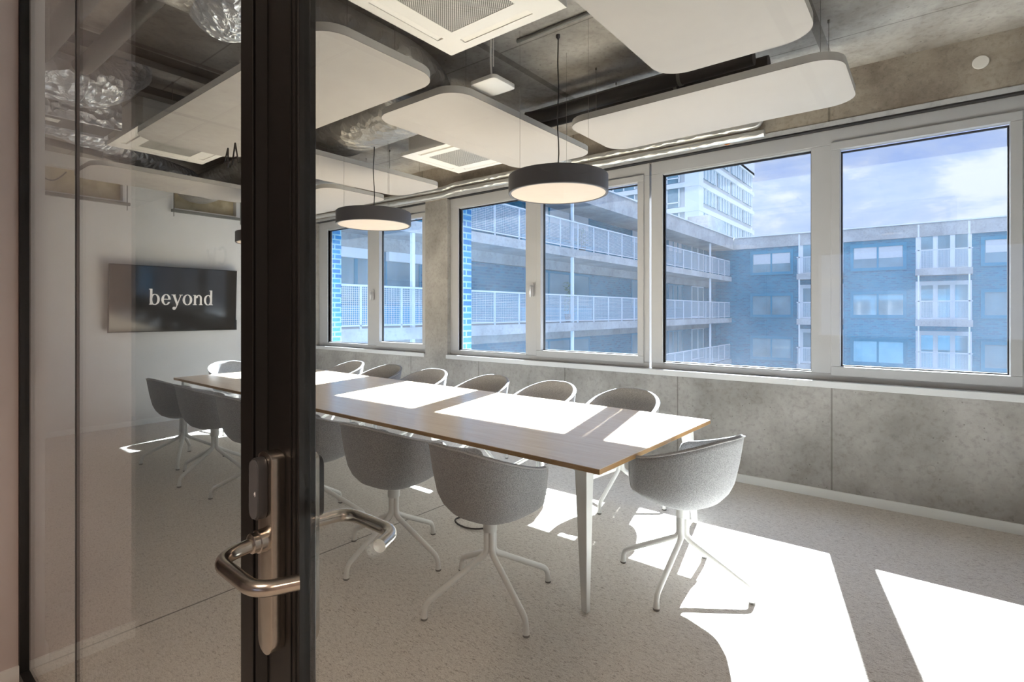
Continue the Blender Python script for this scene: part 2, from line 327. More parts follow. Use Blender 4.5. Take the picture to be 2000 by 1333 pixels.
class Ob:
    def __init__(s, o): s.o = o; s.matrix_world_custom = Vector((0,0,0))
def tag(o, label=None, cat=None, group=None, kind=None):
    if label: o.o['label'] = label
    if cat: o.o['category'] = cat
    if group: o.o['group'] = group
    if kind: o.o['kind'] = kind
def thing(name, loc, label=None, cat=None, group=None, kind=None):
    e = Ob(bpy.data.objects.new(name, None)); COL.objects.link(e.o); e.o.location = loc; e.matrix_world_custom = Vector(loc); e.o.empty_display_size = 0.1
    tag(e, label, cat, group, kind); return e
def dup(src, loc, rz=None, label=None):
    r = src.o.copy(); COL.objects.link(r); r.location = loc
    if rz is not None: r.rotation_euler = (0, 0, rz)
    if label: r['label'] = label
    for ch in list(src.o.children):
        c = ch.copy(); COL.objects.link(c); c.parent = r
        for g in list(ch.children):
            d = g.copy(); COL.objects.link(d); d.parent = c
    return r
def arc(c, r, a0, a1, n, plane='xy', z=0):
    out = []
    for i in range(n+1):
        a = a0 + (a1-a0)*i/n; out.append((c[0]+r*math.cos(a), c[1]+r*math.sin(a)))
    return out
def rrect(x0, x1, y0, y1, r, n=8):
    return arc((x1-r, y1-r), r, 0, PI/2, n) + arc((x0+r, y1-r), r, PI/2, PI, n) + arc((x0+r, y0+r), r, PI, 1.5*PI, n) + arc((x1-r, y0+r), r, 1.5*PI, 2*PI, n)
def fillet(pts, r, n=6):
    pts = [Vector(p) for p in pts]; out = [pts[0]]
    for i in range(1, len(pts)-1):
        a, b, c = pts[i-1], pts[i], pts[i+1]; d1 = (a-b); d2 = (c-b); rr = min(r, d1.length*0.49, d2.length*0.49)
        p = b + d1.normalized()*rr; q = b + d2.normalized()*rr
        for k in range(n+1):
            t = k/n; out.append(p*(1-t)**2 + b*2*t*(1-t) + q*t**2)
    out.append(pts[-1]); return out

# ------------------------------------------------------------ room shell
XW = 4.93; ZC = 3.42; XP = 0.46; YT = 8.25; YB = -2.6
add('floor', MB().box(-4.6, XW+0.36, YB-0.2, 12.0, -0.12, 0), M['carpet'], kind='structure', label='loop carpet floor in warm grey with a tile seam')
add('ceiling', MB().box(0.44, XW+0.44, YB-0.2, YT+0.4, ZC, ZC+0.25), M['conc_ceil'], kind='structure', label='bare concrete ceiling with formwork seams')
# window wall: spandrel, beam, piers, turquoise brick skin outside
ZS0, ZH = 0.90, 2.98; YO = (-0.62, 4.95, 5.37, 8.02)
w = MB(); w.box(XW, XW+0.22, YB, YT+0.2, 0, ZS0); w.box(XW, XW+0.22, YB, YO[0], ZS0, ZH); w.box(XW, XW+0.22, YO[1], YO[2], ZS0, ZH); w.box(XW, XW+0.22, YO[3], YT+0.2, ZS0, ZH)
wall_r = add('wall_right', w, M['conc_wall'], kind='structure', label='cast concrete wall below and between the windows')
add('trim_1', MB().box(XW, XW+0.22, YB, YT+0.2, ZH, ZC), M['conc_beam'], kind='structure', label='concrete beam above the windows')
s_ = MB()
s_.box(XW+0.22, XW+0.44, YB, YT+0.6, -8, 0.93); s_.box(XW+0.22, XW+0.44, YB, YT+0.6, 2.94, 3.9)
s_.box(XW+0.22, XW+0.44, YB, YO[0]-0.05, 0.93, 2.94); s_.box(XW+0.22, XW+0.44, YO[1]-0.02, YO[2]+0.02, 0.93, 2.94); s_.box(XW+0.22, XW+0.44, YO[3]-0.06, YT+0.6, 0.93, 2.94)
add('trim_2', s_, M['bluebrick'], kind='structure', label='turquoise glazed brick skin around the windows outside')
for y, z in ((1.27, 0.355), (1.28, 0.78), (-0.01, 0.358), (2.53, 0.36), (4.9, 0.4)):
    add('tie_hole_plug', MB().lathe([(0.030, 0.002), (0.030, -0.003), (0.024, -0.005), (0.018, -0.002)], (XW, y, z), 20, 'x'), M['conc_wall'], wall_r, smooth='auto')
# far wall with two transom openings above
wt = MB(); ZO0, ZO1 = 2.95, 3.26
ops = ((1.30, 2.30), (2.90, 3.74))
wt.box(0.4, XW, YT, YT+0.15, 0, ZO0); wt.box(0.4, XW, YT, YT+0.15, ZO1, ZC)
for a, b in ((0.4, 1.30), (2.30, 2.90), (3.74, XW)): wt.box(a, b, YT, YT+0.15, ZO0, ZO1)
add('wall_back', wt, M['white_wall'], kind='structure', label='white plaster wall carrying the screen')
for i, (a, b) in enumerate(ops):
    t = thing('cable_opening', ((a+b)/2, YT, ZO0), ('left', 'right')[i] + ' wall opening lined with fibreboard, above the ' + ('carpet at the far left corner' if i == 0 else 'wall screen'), 'wall opening', 'cable openings high in the white wall')
    add('board', MB().box(a, b, YT+0.10, YT+0.14, ZO0+0.001, ZO1-0.001), M['osb'], t)
    add('strut', MB().box(a-0.06, b+0.06, YT-0.09, YT-0.05, ZO0-0.07, ZO0-0.03), M['tray'], t, bevel=0.003)
    for x in (a-0.03, b+0.03):
        add('threaded_rod', MB().tube([(x, YT-0.07, ZO0-0.13), (x, YT-0.07, ZC)], 0.006, 8), M['tray'], t)
    add('cable', MB().tube([(a+0.12+0.3*k/14, YT-0.03, ZO1-0.06-0.13*math.sin(PI*k/14)) for k in range(15)], 0.007, 8), M['cord'], t, smooth=True)
add('baseboard_right', MB().box(XW-0.014, XW, YB, YT, 0, 0.072), M['baseboard'], kind='structure', bevel=0.002)
add('baseboard_back', MB().box(0.565, XW-0.014, YT-0.014, YT, 0, 0.072), M['baseboard'], kind='structure', bevel=0.002)
# partition side wall, end closing wall
add('wall_left', MB().box(0.44, 0.55, 2.97, YT+0.15, 0, ZC).box(0.40, 0.55, YB, -0.30, 0, ZC).box(0.44, 0.52, -0.30, 2.97, 3.12, ZC), M['white_wall'], kind='structure', label='white drywall beside the glass partition')
add('baseboard_left', MB().box(0.55, 0.563, 2.97, YT-0.014, 0, 0.07), M['baseboard'], kind='structure')
add('wall_front', MB().box(0.4, XW+0.22, YB-0.15, YB, 0, ZC), M['white_wall'], kind='structure', label='white wall closing the room beside the door')
# corridor: pier, side walls, ceiling, far window band
add('wall_corridor_pier', MB().box(0.10, 0.455, 2.90, 3.4, 0, 3.0), M['corr_wall'], kind='structure', label='pinkish white corridor wall end at the left edge')
add('baseboard_corridor', MB().box(0.088, 0.455, 2.886, 2.90, 0, 0.07), M['baseboard'], kind='structure')
cw = MB(); cw.box(-1.85, -1.7, 3.2, 11.0, 0, 3.0); cw.box(-1.85, 0.44, 10.85, 11.0, 0, 3.0); cw.box(0.30, 0.44, 3.4, 11.0, 0, 3.0)
cw.box(-4.2, -1.7, 3.2, 3.35, 0, 3.0); cw.box(-4.2, 0.44, YB-0.15, YB, 0, 3.0)
cw.box(-4.2, -4.05, YB, 3.2, 0, 1.31); cw.box(-4.2, -4.05, YB, 3.2, 1.98, 3.0); cw.box(-4.2, -4.05, 0.72, 3.2, 1.31, 1.98); cw.box(-4.2, -4.05, YB, -1.4, 1.31, 1.98)
add('wall_corridor', cw, M['corr_wall'], kind='structure', label='painted corridor walls seen only as reflections')
add('ceiling_corridor', MB().box(-4.3, 0.44, YB-0.2, 11.1, 3.0, 3.1), M['conc_ceil'], kind='structure')
wcs = MB()
def stroke(mb, pts, r): return mb.tube(pts, r, 8)
stroke(wcs, [(-1.69, 6.52, 2.22), (-1.69, 6.47, 2.03), (-1.69, 6.42, 2.17), (-1.69, 6.37, 2.03), (-1.69, 6.32, 2.22)], 0.011)
stroke(wcs, [(-1.69, 6.16+0.095*math.cos(a), 2.125+0.095*math.sin(a)) for a in [math.radians(45+270*k/20) for k in range(21)]], 0.011)
add('toilet_sign', wcs, M['signgrey'], label='grey WC letters on the corridor wall, seen mirrored in the glass', cat='sign')
wd = plain('warm_diffuser', (255, 230, 200), emit=(255, 226, 200), estr=170.0)
for lx, ly, lab in ((-0.9, 0.5, 'round warm ceiling lamp in the corridor behind the camera'), (-0.75, -1.5, 'round warm ceiling lamp at the corridor end beside the door hinge')):
    dl = thing('corridor_lamp', (lx, ly, 2.93), lab, 'ceiling lamp', 'corridor ceiling lamps')
    add('housing', MB().lathe([(0.17, 0.07), (0.17, -0.11), (0.165, -0.11), (0.155, 0.0)], (lx, ly, 2.93), 32), M['black'], dl)
    add('diffuser', MB().lathe([(0.145, 0.0), (0.14, -0.012)], (lx, ly, 2.929), 32), wd, dl)

# ------------------------------------------------------------ windows
XG = 5.03
def ring(mb, x0, x1, y0, y1, z0, z1, t, tb=None):
    tb = tb or t
    mb.box(x0, x1, y0, y1, z0, z0+tb); mb.box(x0, x1, y0, y1, z1-t, z1); mb.box(x0, x1, y0, y0+t, z0+tb, z1-t); mb.box(x0, x1, y1-t, y1, z0+tb, z1-t); return mb
def window(idx, y0, y1, panes, label):
    # panes: list of (ya, yb, sash)
    t = thing('window_%d' % idx, (5.02, (y0+y1)/2, ZS0), label, kind='structure')
    fr = MB(); xs0, xs1 = 4.985, 5.075
    cuts = sorted(panes)
    # outer frame as solid bars around every pane field
    fr.box(xs0, xs1, y0, y1, ZS0+0.045, 1.0); fr.box(xs0, xs1, y0, y1, 2.86, ZH)
    edges = [y0] + [p for c in cuts for p in (c[0]-(0.055 if c[2] else 0), c[1]+(0.055 if c[2] else 0))] + [y1]
    for a, b in zip(edges[::2], edges[1::2]): fr.box(xs0, xs1, a, b, 1.0, 2.86)
    add('window_frame', fr, M['frame'], t, bevel=0.004)
    for a, b, sash in cuts:
        za, zb = (1.062, 2.797) if sash else (1.008, 2.84)
        if sash:
            add('sash', ring(MB(), 4.968, 5.04, a-0.065, b+0.065, za-0.075, zb+0.075, 0.065, 0.075), M['frame'], t, bevel=0.005)
        else:
            add('glazing_bead', ring(MB(), 4.99, 5.05, a-0.02, b+0.02, 0.99, zb+0.025, 0.02, 0.018), M['frame'], t, bevel=0.003)
        add('gasket', ring(MB(), XG-0.004, XG+0.024, a-0.001, b+0.001, za-0.001, zb+0.001, 0.010), M['gasket'], t)
        add('glass_pane', MB().box(XG+0.006, XG+0.012, a, b, za, zb), M['wglass'], t)
    return t
w1 = window(1, 5.37, 8.02, [(5.476, 6.412, True), (6.707, 7.77, False)], 'two pane grey window furthest left')
w2 = window(2, 2.185, 4.95, [(2.305, 3.49, True), (3.717, 4.80, False)], 'two pane grey window with a handle, right of the concrete pier')
w3 = window(3, -0.62, 2.165, [(-0.435, 0.562, True), (0.77, 2.047, False)], 'two pane grey window at the right edge looking onto the blue block')
for wv, y in ((w1, 6.545), (w2, 3.60)):
    hb = add('handle_plate', MB().box(4.958, 4.972, y-0.016, y+0.016, 1.68, 1.83), M['handle'], wv, bevel=0.004)
    add('handle', MB().tube(fillet([(4.97, y, 1.80), (4.915, y, 1.80), (4.915, y, 1.67)], 0.015), 0.010, 10), M['handle'], hb, smooth=True)
for i, (a, b) in enumerate(((5.37, 8.02), (-0.62, 4.95))):
    add('window_sill', MB().box(4.905, 5.0, a, b, 0.912, 0.945).box(4.90, 4.915, a, b, 0.893, 0.945), M['sill'], kind='structure', bevel=0.003, label=('short', 'long')[i] + ' white metal window sill')
add('trim_3', MB().box(XW+0.22, 5.42, -0.68, 4.95, 0.93, 0.955).box(XW+0.22, 5.42, 5.36, 7.97, 0.93, 0.955), M['sill'], kind='structure', label='outer metal sills')
add('trim_4', MB().box(XW-0.006, XW+0.0, -0.62, 8.02, 2.992, 3.03), M['outconc'], kind='structure', label='pale smooth strip along the lower edge of the beam')
add('trim_5', MB().box(XW-0.004, XW+0.05, -0.62, 4.95, 2.978, 2.990).box(XW-0.004, XW+0.05, 5.37, 8.02, 2.978, 2.990), M['gasket'], kind='structure', label='dark strip drawn in as the shadow line above the window frames')  # solid dark strip puts the shadow line over the frames into colour
add('cover_disc', MB().lathe([(0.046, 0), (0.046, -0.006), (0.042, -0.009)], (XW, -0.28, 3.242), 28, 'x'), M['whiteplastic'], smooth='auto', label='white round cover on the concrete beam, upper right', cat='cover', group='round covers on the beam')
add('cover_disc', MB().lathe([(0.04, 0), (0.04, -0.006), (0.036, -0.009)], (XW, 1.42, 3.035), 28, 'x'), M['brass'], smooth='auto', label='round cover on the beam, coloured bronze for warm light, under the end of the foil pipes', cat='cover', group='round covers on the beam')  # bronze colour stands in for warm light falling on this cover

# ------------------------------------------------------------ glass partition and door
gp = thing('glass_partition', (0.475, 1.9, 0), 'floor to ceiling fixed glass left of the black door frame', 'glass partition')
add('glass_pane', MB().box(0.471, 0.479, 1.005, 2.134, 0.04, 3.08), M['dglass'], gp)
add('glass_pane', MB().box(0.471, 0.479, 2.146, 2.885, 0.04, 3.08), M['dglass'], gp)
add('glass_joint', MB().box(0.470, 0.480, 2.134, 2.143, 0.04, 3.08), M['gjoint'], gp); add('polished_edge', MB().box(0.4705, 0.4795, 2.143, 2.146, 0.04, 3.08), M['gedge'], gp)
add('end_channel', MB().box(0.456, 0.490, 2.885, 2.965, 0.0, 3.12), M['black'], gp, bevel=0.002)
add('top_channel', MB().box(0.456, 0.494, 1.005, 2.885, 3.08, 3.12), M['black'], gp); add('bottom_channel', MB().box(0.456, 0.494, 1.005, 2.885, 0.0, 0.04), M['black'], gp)
c4 = MB(); yy = 1.083; zz = 1.80; xx = 0.4685
def st2(a, b): c4.tube([(xx, yy-a[0], zz+a[1]), (xx, yy-b[0], zz+b[1])], 0.0015, 6)
st2((0.015, -0.02), (0.015, 0.018)); st2((0.015, 0.018), (0.0, -0.008)); st2((0.0, -0.008), (0.021, -0.008))
st2((0.032, -0.018), (0.045, 0.022)); st2((0.045, 0.022), (0.058, -0.018)); st2((0.037, -0.006), (0.053, -0.006))
add('room_number', c4, M['sign'], label='small black 4A lettering on the fixed glass', cat='sign')
fp = thing('door_frame_post', (0.476, 0.975, 0), 'slim black door frame post between door leaf and fixed glass', 'door frame')
add('post', MB().box(0.460, 0.494, 0.952, 0.998, 0, 3.12), M['black'], fp, bevel=0.0015); add('rebate', MB().box(0.478, 0.494, 0.938, 0.952, 0, 3.12), M['blackdeep'], fp)
add('head', MB().box(0.458, 0.494, -0.28, 0.938, 3.06, 3.12), M['black'], fp); add('hinge_jamb', MB().box(0.458, 0.494, -0.30, -0.24, 0, 3.06), M['black'], fp)
dr = thing('door_1', (0.476, 0.35, 0.01), 'glazed door leaf with black stiles and steel levers', kind='structure')
sm = MB(); sm.box(0.460, 0.492, 0.800, 0.936, 0.01, 3.05)
add('lock_stile', sm, M['black'], dr, bevel=0.002)
add('stile_groove', MB().box(0.4585, 0.461, 0.806, 0.812, 0.01, 3.05).box(0.4585, 0.461, 0.820, 0.823, 0.01, 3.05), M['blackdeep'], dr)
add('stile_band', MB().box(0.4575, 0.4602, 0.895, 0.936, 0.01, 3.05), M['blackdeep'], dr)
add('hinge_stile', MB().box(0.460, 0.492, -0.236, -0.18, 0.01, 3.05), M['black'], dr)
add('rail', MB().box(0.460, 0.492, -0.18, 0.80, 0.01, 0.06), M['black'], dr); add('rail', MB().box(0.460, 0.492, -0.18, 0.80, 3.0, 3.05), M['black'], dr)
add('glass_pane', MB().box(0.471, 0.479, -0.18, 0.80, 0.06, 3.0), M['dglass'], dr)
def stadium(x0, x1, yc, hw, z0, z1, top=1.0, n=10):     # long plate with round ends, thickness along x
    pts = []
    for k in range(n+1):
        a = PI*k/n; pts.append((yc+hw*math.cos(a), z1-hw*top+hw*top*math.sin(a)))
    for k in range(n+1):
        a = PI+PI*k/n; pts.append((yc+hw*math.cos(a), z0+hw+hw*math.sin(a)))
    return MB().loft([(x0, y, z) for y, z in pts], [(x1, y, z) for y, z in pts])
op = add('outer_plate', stadium(0.4355, 0.460, 0.8615, 0.023, 0.935, 1.270, 0.6), M['steel'], dr, smooth='auto', bevel=0.002)
rd = add('card_reader', stadium(0.4205, 0.4355, 0.8645, 0.0155, 1.160, 1.262), M['reader'], op, smooth='auto', bevel=0.002)
add('reader_face', stadium(0.4180, 0.4207, 0.8645, 0.0135, 1.163, 1.259), M['reader2'], op, smooth='auto')
wav = MB()
for r_ in (0.003, 0.006): wav.tube([(0.4176, 0.862-r_*math.cos(a), 1.205+r_*math.sin(a)) for a in [(-0.7+1.4*k/6) for k in range(7)]], 0.0004, 5)
add('contactless_mark', wav, M['letter'], op)
def lever(sgn, xp, zc):
    x = lambda d: 0.4775 + sgn*d
    col = add('collar', MB().lathe([(0.0185, 0), (0.0185, 0.012), (0.016, 0.013), (0.016, 0.022), (0.013, 0.024)] if sgn > 0 else [(0.0185, 0), (0.0185, -0.012), (0.016, -0.013), (0.016, -0.022), (0.013, -0.024)], (xp, 0.8615, zc), 28, 'x'), M['steel'], dr, smooth='auto')
    pts = fillet([(xp, 0.8615, zc), (x(0.118), 0.8615, zc-0.006), (x(0.121), 0.730, zc-0.010), (x(0.070), 0.706, zc-0.010)], 0.038, 10)
    add('lever_handle', MB().tube(pts, 0.0112, 20), M['steel'], dr, smooth='auto')
lever(-1, 0.4355, 1.125); lever(1, 0.506, 1.128)
ip = add('inner_plate', stadium(0.492, 0.4995, 0.842, 0.0395, 0.935, 1.270, 0.4), M['steel'], dr, smooth='auto')
add('inner_reader', stadium(0.4995, 0.512, 0.8245, 0.0155, 1.15, 1.255), M['reader'], ip, smooth='auto')

# ------------------------------------------------------------ table
TA = math.radians(-1.45); tc_ = Vector((3.11, 4.055, 0))
tb = thing('conference_table', tuple(tc_), 'long light oak conference table with white splayed legs', 'table')
TL, TW = 2.825, 0.765
top = MB().box(-TW, TW, -TL, TL, 0.716, 0.7415)
add('tabletop', MB().box(-TW+0.0015, TW-0.0015, -TL+0.0015, TL-0.0015, 0.7375, 0.7405), M['table'], tb, local=True)
add('edge_band', MB().box(-TW, TW, -TL, TL, 0.714, 0.7375), M['tedge'], tb, local=True, bevel=0.0008)
add('underside', MB().box(-TW+0.002, TW-0.002, -TL+0.002, TL-0.002, 0.7125, 0.714), M['panel_edge'], tb, local=True)
add('frame_rail', MB().box(-TW+0.14, -TW+0.18, -TL+0.12, TL-0.12, 0.692, 0.7125).box(TW-0.18, TW-0.14, -TL+0.12, TL-0.12, 0.692, 0.7125).box(-TW+0.14, TW-0.14, -TL+0.12, -TL+0.16, 0.692, 0.7125).box(-TW+0.14, TW-0.14, TL-0.16, TL-0.12, 0.692, 0.7125), M['powder'], tb, local=True)
for sx in (-1, 1):
    for yf in (-TL+0.11, 0.0, TL-0.11):
        sy = 0 if yf == 0 else (1 if yf > 0 else -1)
        xt, yt, xb, yb = sx*(TW-0.085), yf-sy*0.03, sx*(TW-0.035), yf+sy*0.01
        def sq(x, y, z, h): return [(x-h, y-h, z), (x+h, y-h, z), (x+h, y+h, z), (x-h, y+h, z)]
        add('leg', MB().loft(sq(xb, yb, 0.004, 0.016), sq(xt, yt, 0.714, 0.036)), M['powder'], tb, local=True, bevel=0.004)
for yl in (-1.43, 1.45):
    fl = add('cable_flap', MB().box(-0.095, 0.095, yl-0.17, yl+0.17, 0.7405, 0.7425), M['table'], tb, local=True)
    [add('flap_slot', MB().box(u_, u_+0.005, yl-0.17, yl+0.17, 0.7405, 0.7418), M['acdark'], fl, local=True) for u_ in (-0.10, 0.095)]
tb.o.rotation_euler = (0, 0, TA)
def tpt(u, v):       # table frame to world
    c, s = math.cos(TA), math.sin(TA); return (tc_.x + u*c - v*s, tc_.y + u*s + v*c)

# ------------------------------------------------------------ chairs
def interp(tab, x):
    for (a, b), (c, d) in zip(tab, tab[1:]):
        if x <= c: return b + (d-b)*max(0, (x-a)/(c-a))
    return tab[-1][1]
def sstep(a, b, x):
    t = max(0, min(1, (x-a)/(b-a))); return t*t*(3-2*t)
def rim_h(deg):
    a = abs(deg); h = 0.850 - 0.135*sstep(12, 122, a)
    h -= 0.015*sstep(116, 126, a); h -= 0.195*sstep(124, 138, a) ; return h
RF = [(0.440, 0.0), (0.442, 0.28), (0.450, 0.50), (0.475, 0.68), (0.515, 0.81), (0.575, 0.895), (0.68, 0.95), (0.86, 1.0)]
ZF = [(0.0, 0.440), (0.28, 0.442), (0.50, 0.450), (0.68, 0.475)]
def shell_pt(deg, k, m):
    a = math.radians(deg); s, c = math.sin(a), math.cos(a); n = 2.35
    R = 1/((abs(s)/0.302)**n + (abs(c)/(0.275 if c > 0 else 0.262))**n)**(1/n)
    if k <= 4:
        f = 0.68*k/4; z = interp(ZF, f)
    else:
        h = rim_h(deg); z = 0.475 + (h-0.475)*((k-4)/(m-4))**1.15; f = interp(RF, z)
        ad = abs(deg); bmp = sstep(80, 118, ad)*(1-sstep(140, 168, ad)); f += (1-f)*0.6*bmp*min(1, (k-4)/3)
        if abs(deg) > 115: f = f*(1+0.03*sstep(115, 140, abs(deg)))
    back = 0.035*max(0, c)*max(0, (z-0.5)/0.35)      # the back leans out a little
    return (R*f*s, -(R*f*c) - back, z)
def chair_proto():
    t = thing('conference_chair', (0, 0, 0), 'grey fabric bucket chair', 'chair', 'grey bucket chairs around the conference table')
    m = 16; degs = []
    d = -180.0
    while d < 180: degs.append(d); d += 2.0 if 110 <= abs(d) <= 145 else 6.0
    bm = bmesh.new(); cen = bm.verts.new((0, 0, 0.440)); rings = []
    for k in range(1, m+1): rings.append([bm.verts.new(shell_pt(dg, k, m)) for dg in degs])
    n = len(degs)
    for j in range(n): bm.faces.new((cen, rings[0][(j+1) % n], rings[0][j]))
    for A, B in zip(rings, rings[1:]):
        for j in range(n): bm.faces.new((A[j], A[(j+1) % n], B[(j+1) % n], B[j]))
    bmesh.ops.recalc_face_normals(bm, faces=bm.faces); bm.normal_update()
    if cen.normal.z > 0:
        bmesh.ops.reverse_faces(bm, faces=bm.faces); bm.normal_update()
    th = 0.026; outer = [cen] + [v for r in rings for v in r]; inner = {v: bm.verts.new(v.co - v.normal*th) for v in outer}
    for f in list(bm.faces): bm.faces.new([inner[v] for v in reversed(f.verts)])
    rim = [v.co.copy() for v in rings[-1]]; rimi = [inner[v].co.copy() for v in rings[-1]]
    top = [bm.verts.new((a+b)/2 + Vector((0, 0, 0.006))) for a, b in zip(rim, rimi)]
    for j in range(n):
        a, b = rings[-1][j], rings[-1][(j+1) % n]; bm.faces.new((a, b, top[(j+1) % n], top[j])); bm.faces.new((top[j], top[(j+1) % n], inner[b], inner[a]))
    mb = MB(); mb.bm.free(); mb.bm = bm
    add('shell', mb, M['fabric'], t, smooth=True, local=True)
    pp = []
    for a, b in zip(rim, rimi): pp.append(a + (a-b).normalized()*0.001 + Vector((0, 0, -0.001)))
    add('piping', MB().tube(pp, 0.0042, 6, closed=True), M['piping'], t, smooth=True, local=True)
    cm = bmesh.new(); cpts = []
    for k in range(0, 7):
        f = (0.0001, 0.25, 0.45, 0.62, 0.68, 0.70, 0.66)[k]; z = (0.522, 0.522, 0.521, 0.518, 0.512, 0.502, 0.492)[k]
        row = []
        for dg in range(0, 360, 10):
            x, y, _ = shell_pt(dg-180, 16, 16); l = 1.0; row.append(cm.verts.new((x*f, y*f + 0.01, z)))
        cpts.append(row)
    for A, B in zip(cpts, cpts[1:]):
        for j in range(36): cm.faces.new((A[j], A[(j+1) % 36], B[(j+1) % 36], B[j]))
    cm.faces.new(cpts[0]); cm.faces.new(cpts[-1][::-1])
    mb = MB(); mb.bm.free(); mb.bm = cm; add('seat_cushion', mb, M['fabric'], t, smooth=True, local=True)
    add('hub', MB().lathe([(0.034, 0.360), (0.036, 0.364), (0.036, 0.432), (0.06, 0.436), (0.06, 0.4405)], (0, 0, 0), 24), M['powder'], t, smooth='auto', local=True)
    for q in range(4):
        a = math.radians(45 + 90*q); ux, uy = math.cos(a), math.sin(a)
        pts = fillet([(ux*0.019, uy*0.019, 0.364), (ux*0.019, uy*0.019, 0.250), (ux*0.355, uy*0.355, 0.078), (ux*0.362, uy*0.362, 0.010)], 0.035, 6)
        k = len(pts); rs = [0.0175 - 0.0045*i/(k-1) for i in range(k)]
        rs[-1] = 0.0165; rs[-2] = 0.0135
        lg = add('leg', MB().tube(pts, rs, 14), M['powder'], t, smooth='auto', local=True)
        add('foot_glide', MB().lathe([(0.015, 0.0), (0.0165, 0.002), (0.0165, 0.010)], (ux*0.362, uy*0.362, 0), 14), M['glide'], lg, local=True)
    return t
# world positions (x, y, facing angle: local +y turned by this)
near = [(2.105, 1.80, -90-4), (2.125, 2.60, -90+3), (2.135, 3.46, -90), (2.13, 4.30, -90+2), (2.15, 5.17, -90-3), (2.17, 5.93, -90+2)]
far_ = [(3.86, 1.94, 90+4), (3.875, 2.72, 90), (3.895, 3.50, 90-2), (3.915, 4.38, 90+3), (3.935, 5.16, 90), (3.955, 5.93, 90-3)]
nl = ['grey bucket chair nearest the camera on the near long side of the table', 'grey bucket chair second from the near end, behind the inner door lever', 'grey bucket chair half hidden right beside the black door stile, camera side of the table',
      'grey bucket chair seen through fixed glass, cut off by the black door frame', 'grey bucket chair second from the far left corner, seen through the fixed glass', 'grey bucket chair at the far left corner of the table, before the white wall']
wl = ['grey bucket chair on the window side closest to the near table end', 'grey bucket chair on the window side, second from the near table end', 'grey bucket chair on the window side, third from the near table end',
      'grey bucket chair on the window side, third from the far table end', 'grey bucket chair on the window side, second from the far table end', 'grey bucket chair on the window side furthest from the camera']
proto = chair_proto()
spots = [(x, y, a, l) for (x, y, a), l in zip(near, nl)] + [(x, y, a, l) for (x, y, a), l in zip(far_, wl)]
spots += [(2.91, 1.08, -14, 'grey bucket chair at the near head of the table, standing in the sun'), (3.16, 6.99, 180, 'grey bucket chair at the far head of the table, in front of the wall screen')]
base = [68, 5, 30, 50, 20, 62, 2, 40, 75, 15, 55, 30, 0, 45]
for i, (x, y, a, l) in enumerate(spots):
    if i == 0:
        c_ = proto.o; c_.location = (x, y, 0); c_.rotation_euler = (0, 0, math.radians(a)); c_['label'] = l
    else: c_ = dup(proto, (x, y, 0), math.radians(a), l)
    for k_ in c_.children:          # the star base swivels under the shell
        if k_.name.split('.')[0] == 'leg': k_.rotation_euler = (0, 0, math.radians(base[i] - a - 45))

# ------------------------------------------------------------ screen on the wall
TVX0, TVX1, TVZ0, TVZ1 = 2.12, 3.69, 1.235, 2.115
tv = thing('wall_screen', ((TVX0+TVX1)/2, YT, TVZ0), 'dark flat wall screen reading beyond on the white wall', 'television')
tilt = lambda z: YT - 0.085 - 0.05*(z-TVZ0)/(TVZ1-TVZ0)
def slab(x0, x1, z0, z1, d0, d1):
    return MB().loft([(x0, tilt(z0)-d0, z0), (x1, tilt(z0)-d0, z0), (x1, tilt(z1)-d0, z1), (x0, tilt(z1)-d0, z1)], [(x0, tilt(z0)-d1, z0), (x1, tilt(z0)-d1, z0), (x1, tilt(z1)-d1, z1), (x0, tilt(z1)-d1, z1)])
add('casing', slab(TVX0, TVX1, TVZ0, TVZ1, -0.035, 0.0), M['tvframe'], tv)
add('screen', slab(TVX0+0.008, TVX1-0.008, TVZ0+0.012, TVZ1-0.008, 0.0, 0.003), M['screen'], tv)
add('wall_bracket', MB().box(2.6, 3.2, YT-0.06, YT, 1.45, 1.9), M['tray'], tv)
add('connector_box', MB().box(TVX1-0.02, TVX1+0.012, tilt(TVZ0)-0.01, tilt(TVZ0)+0.03, TVZ0, TVZ0+0.15), M['tvframe'], tv)
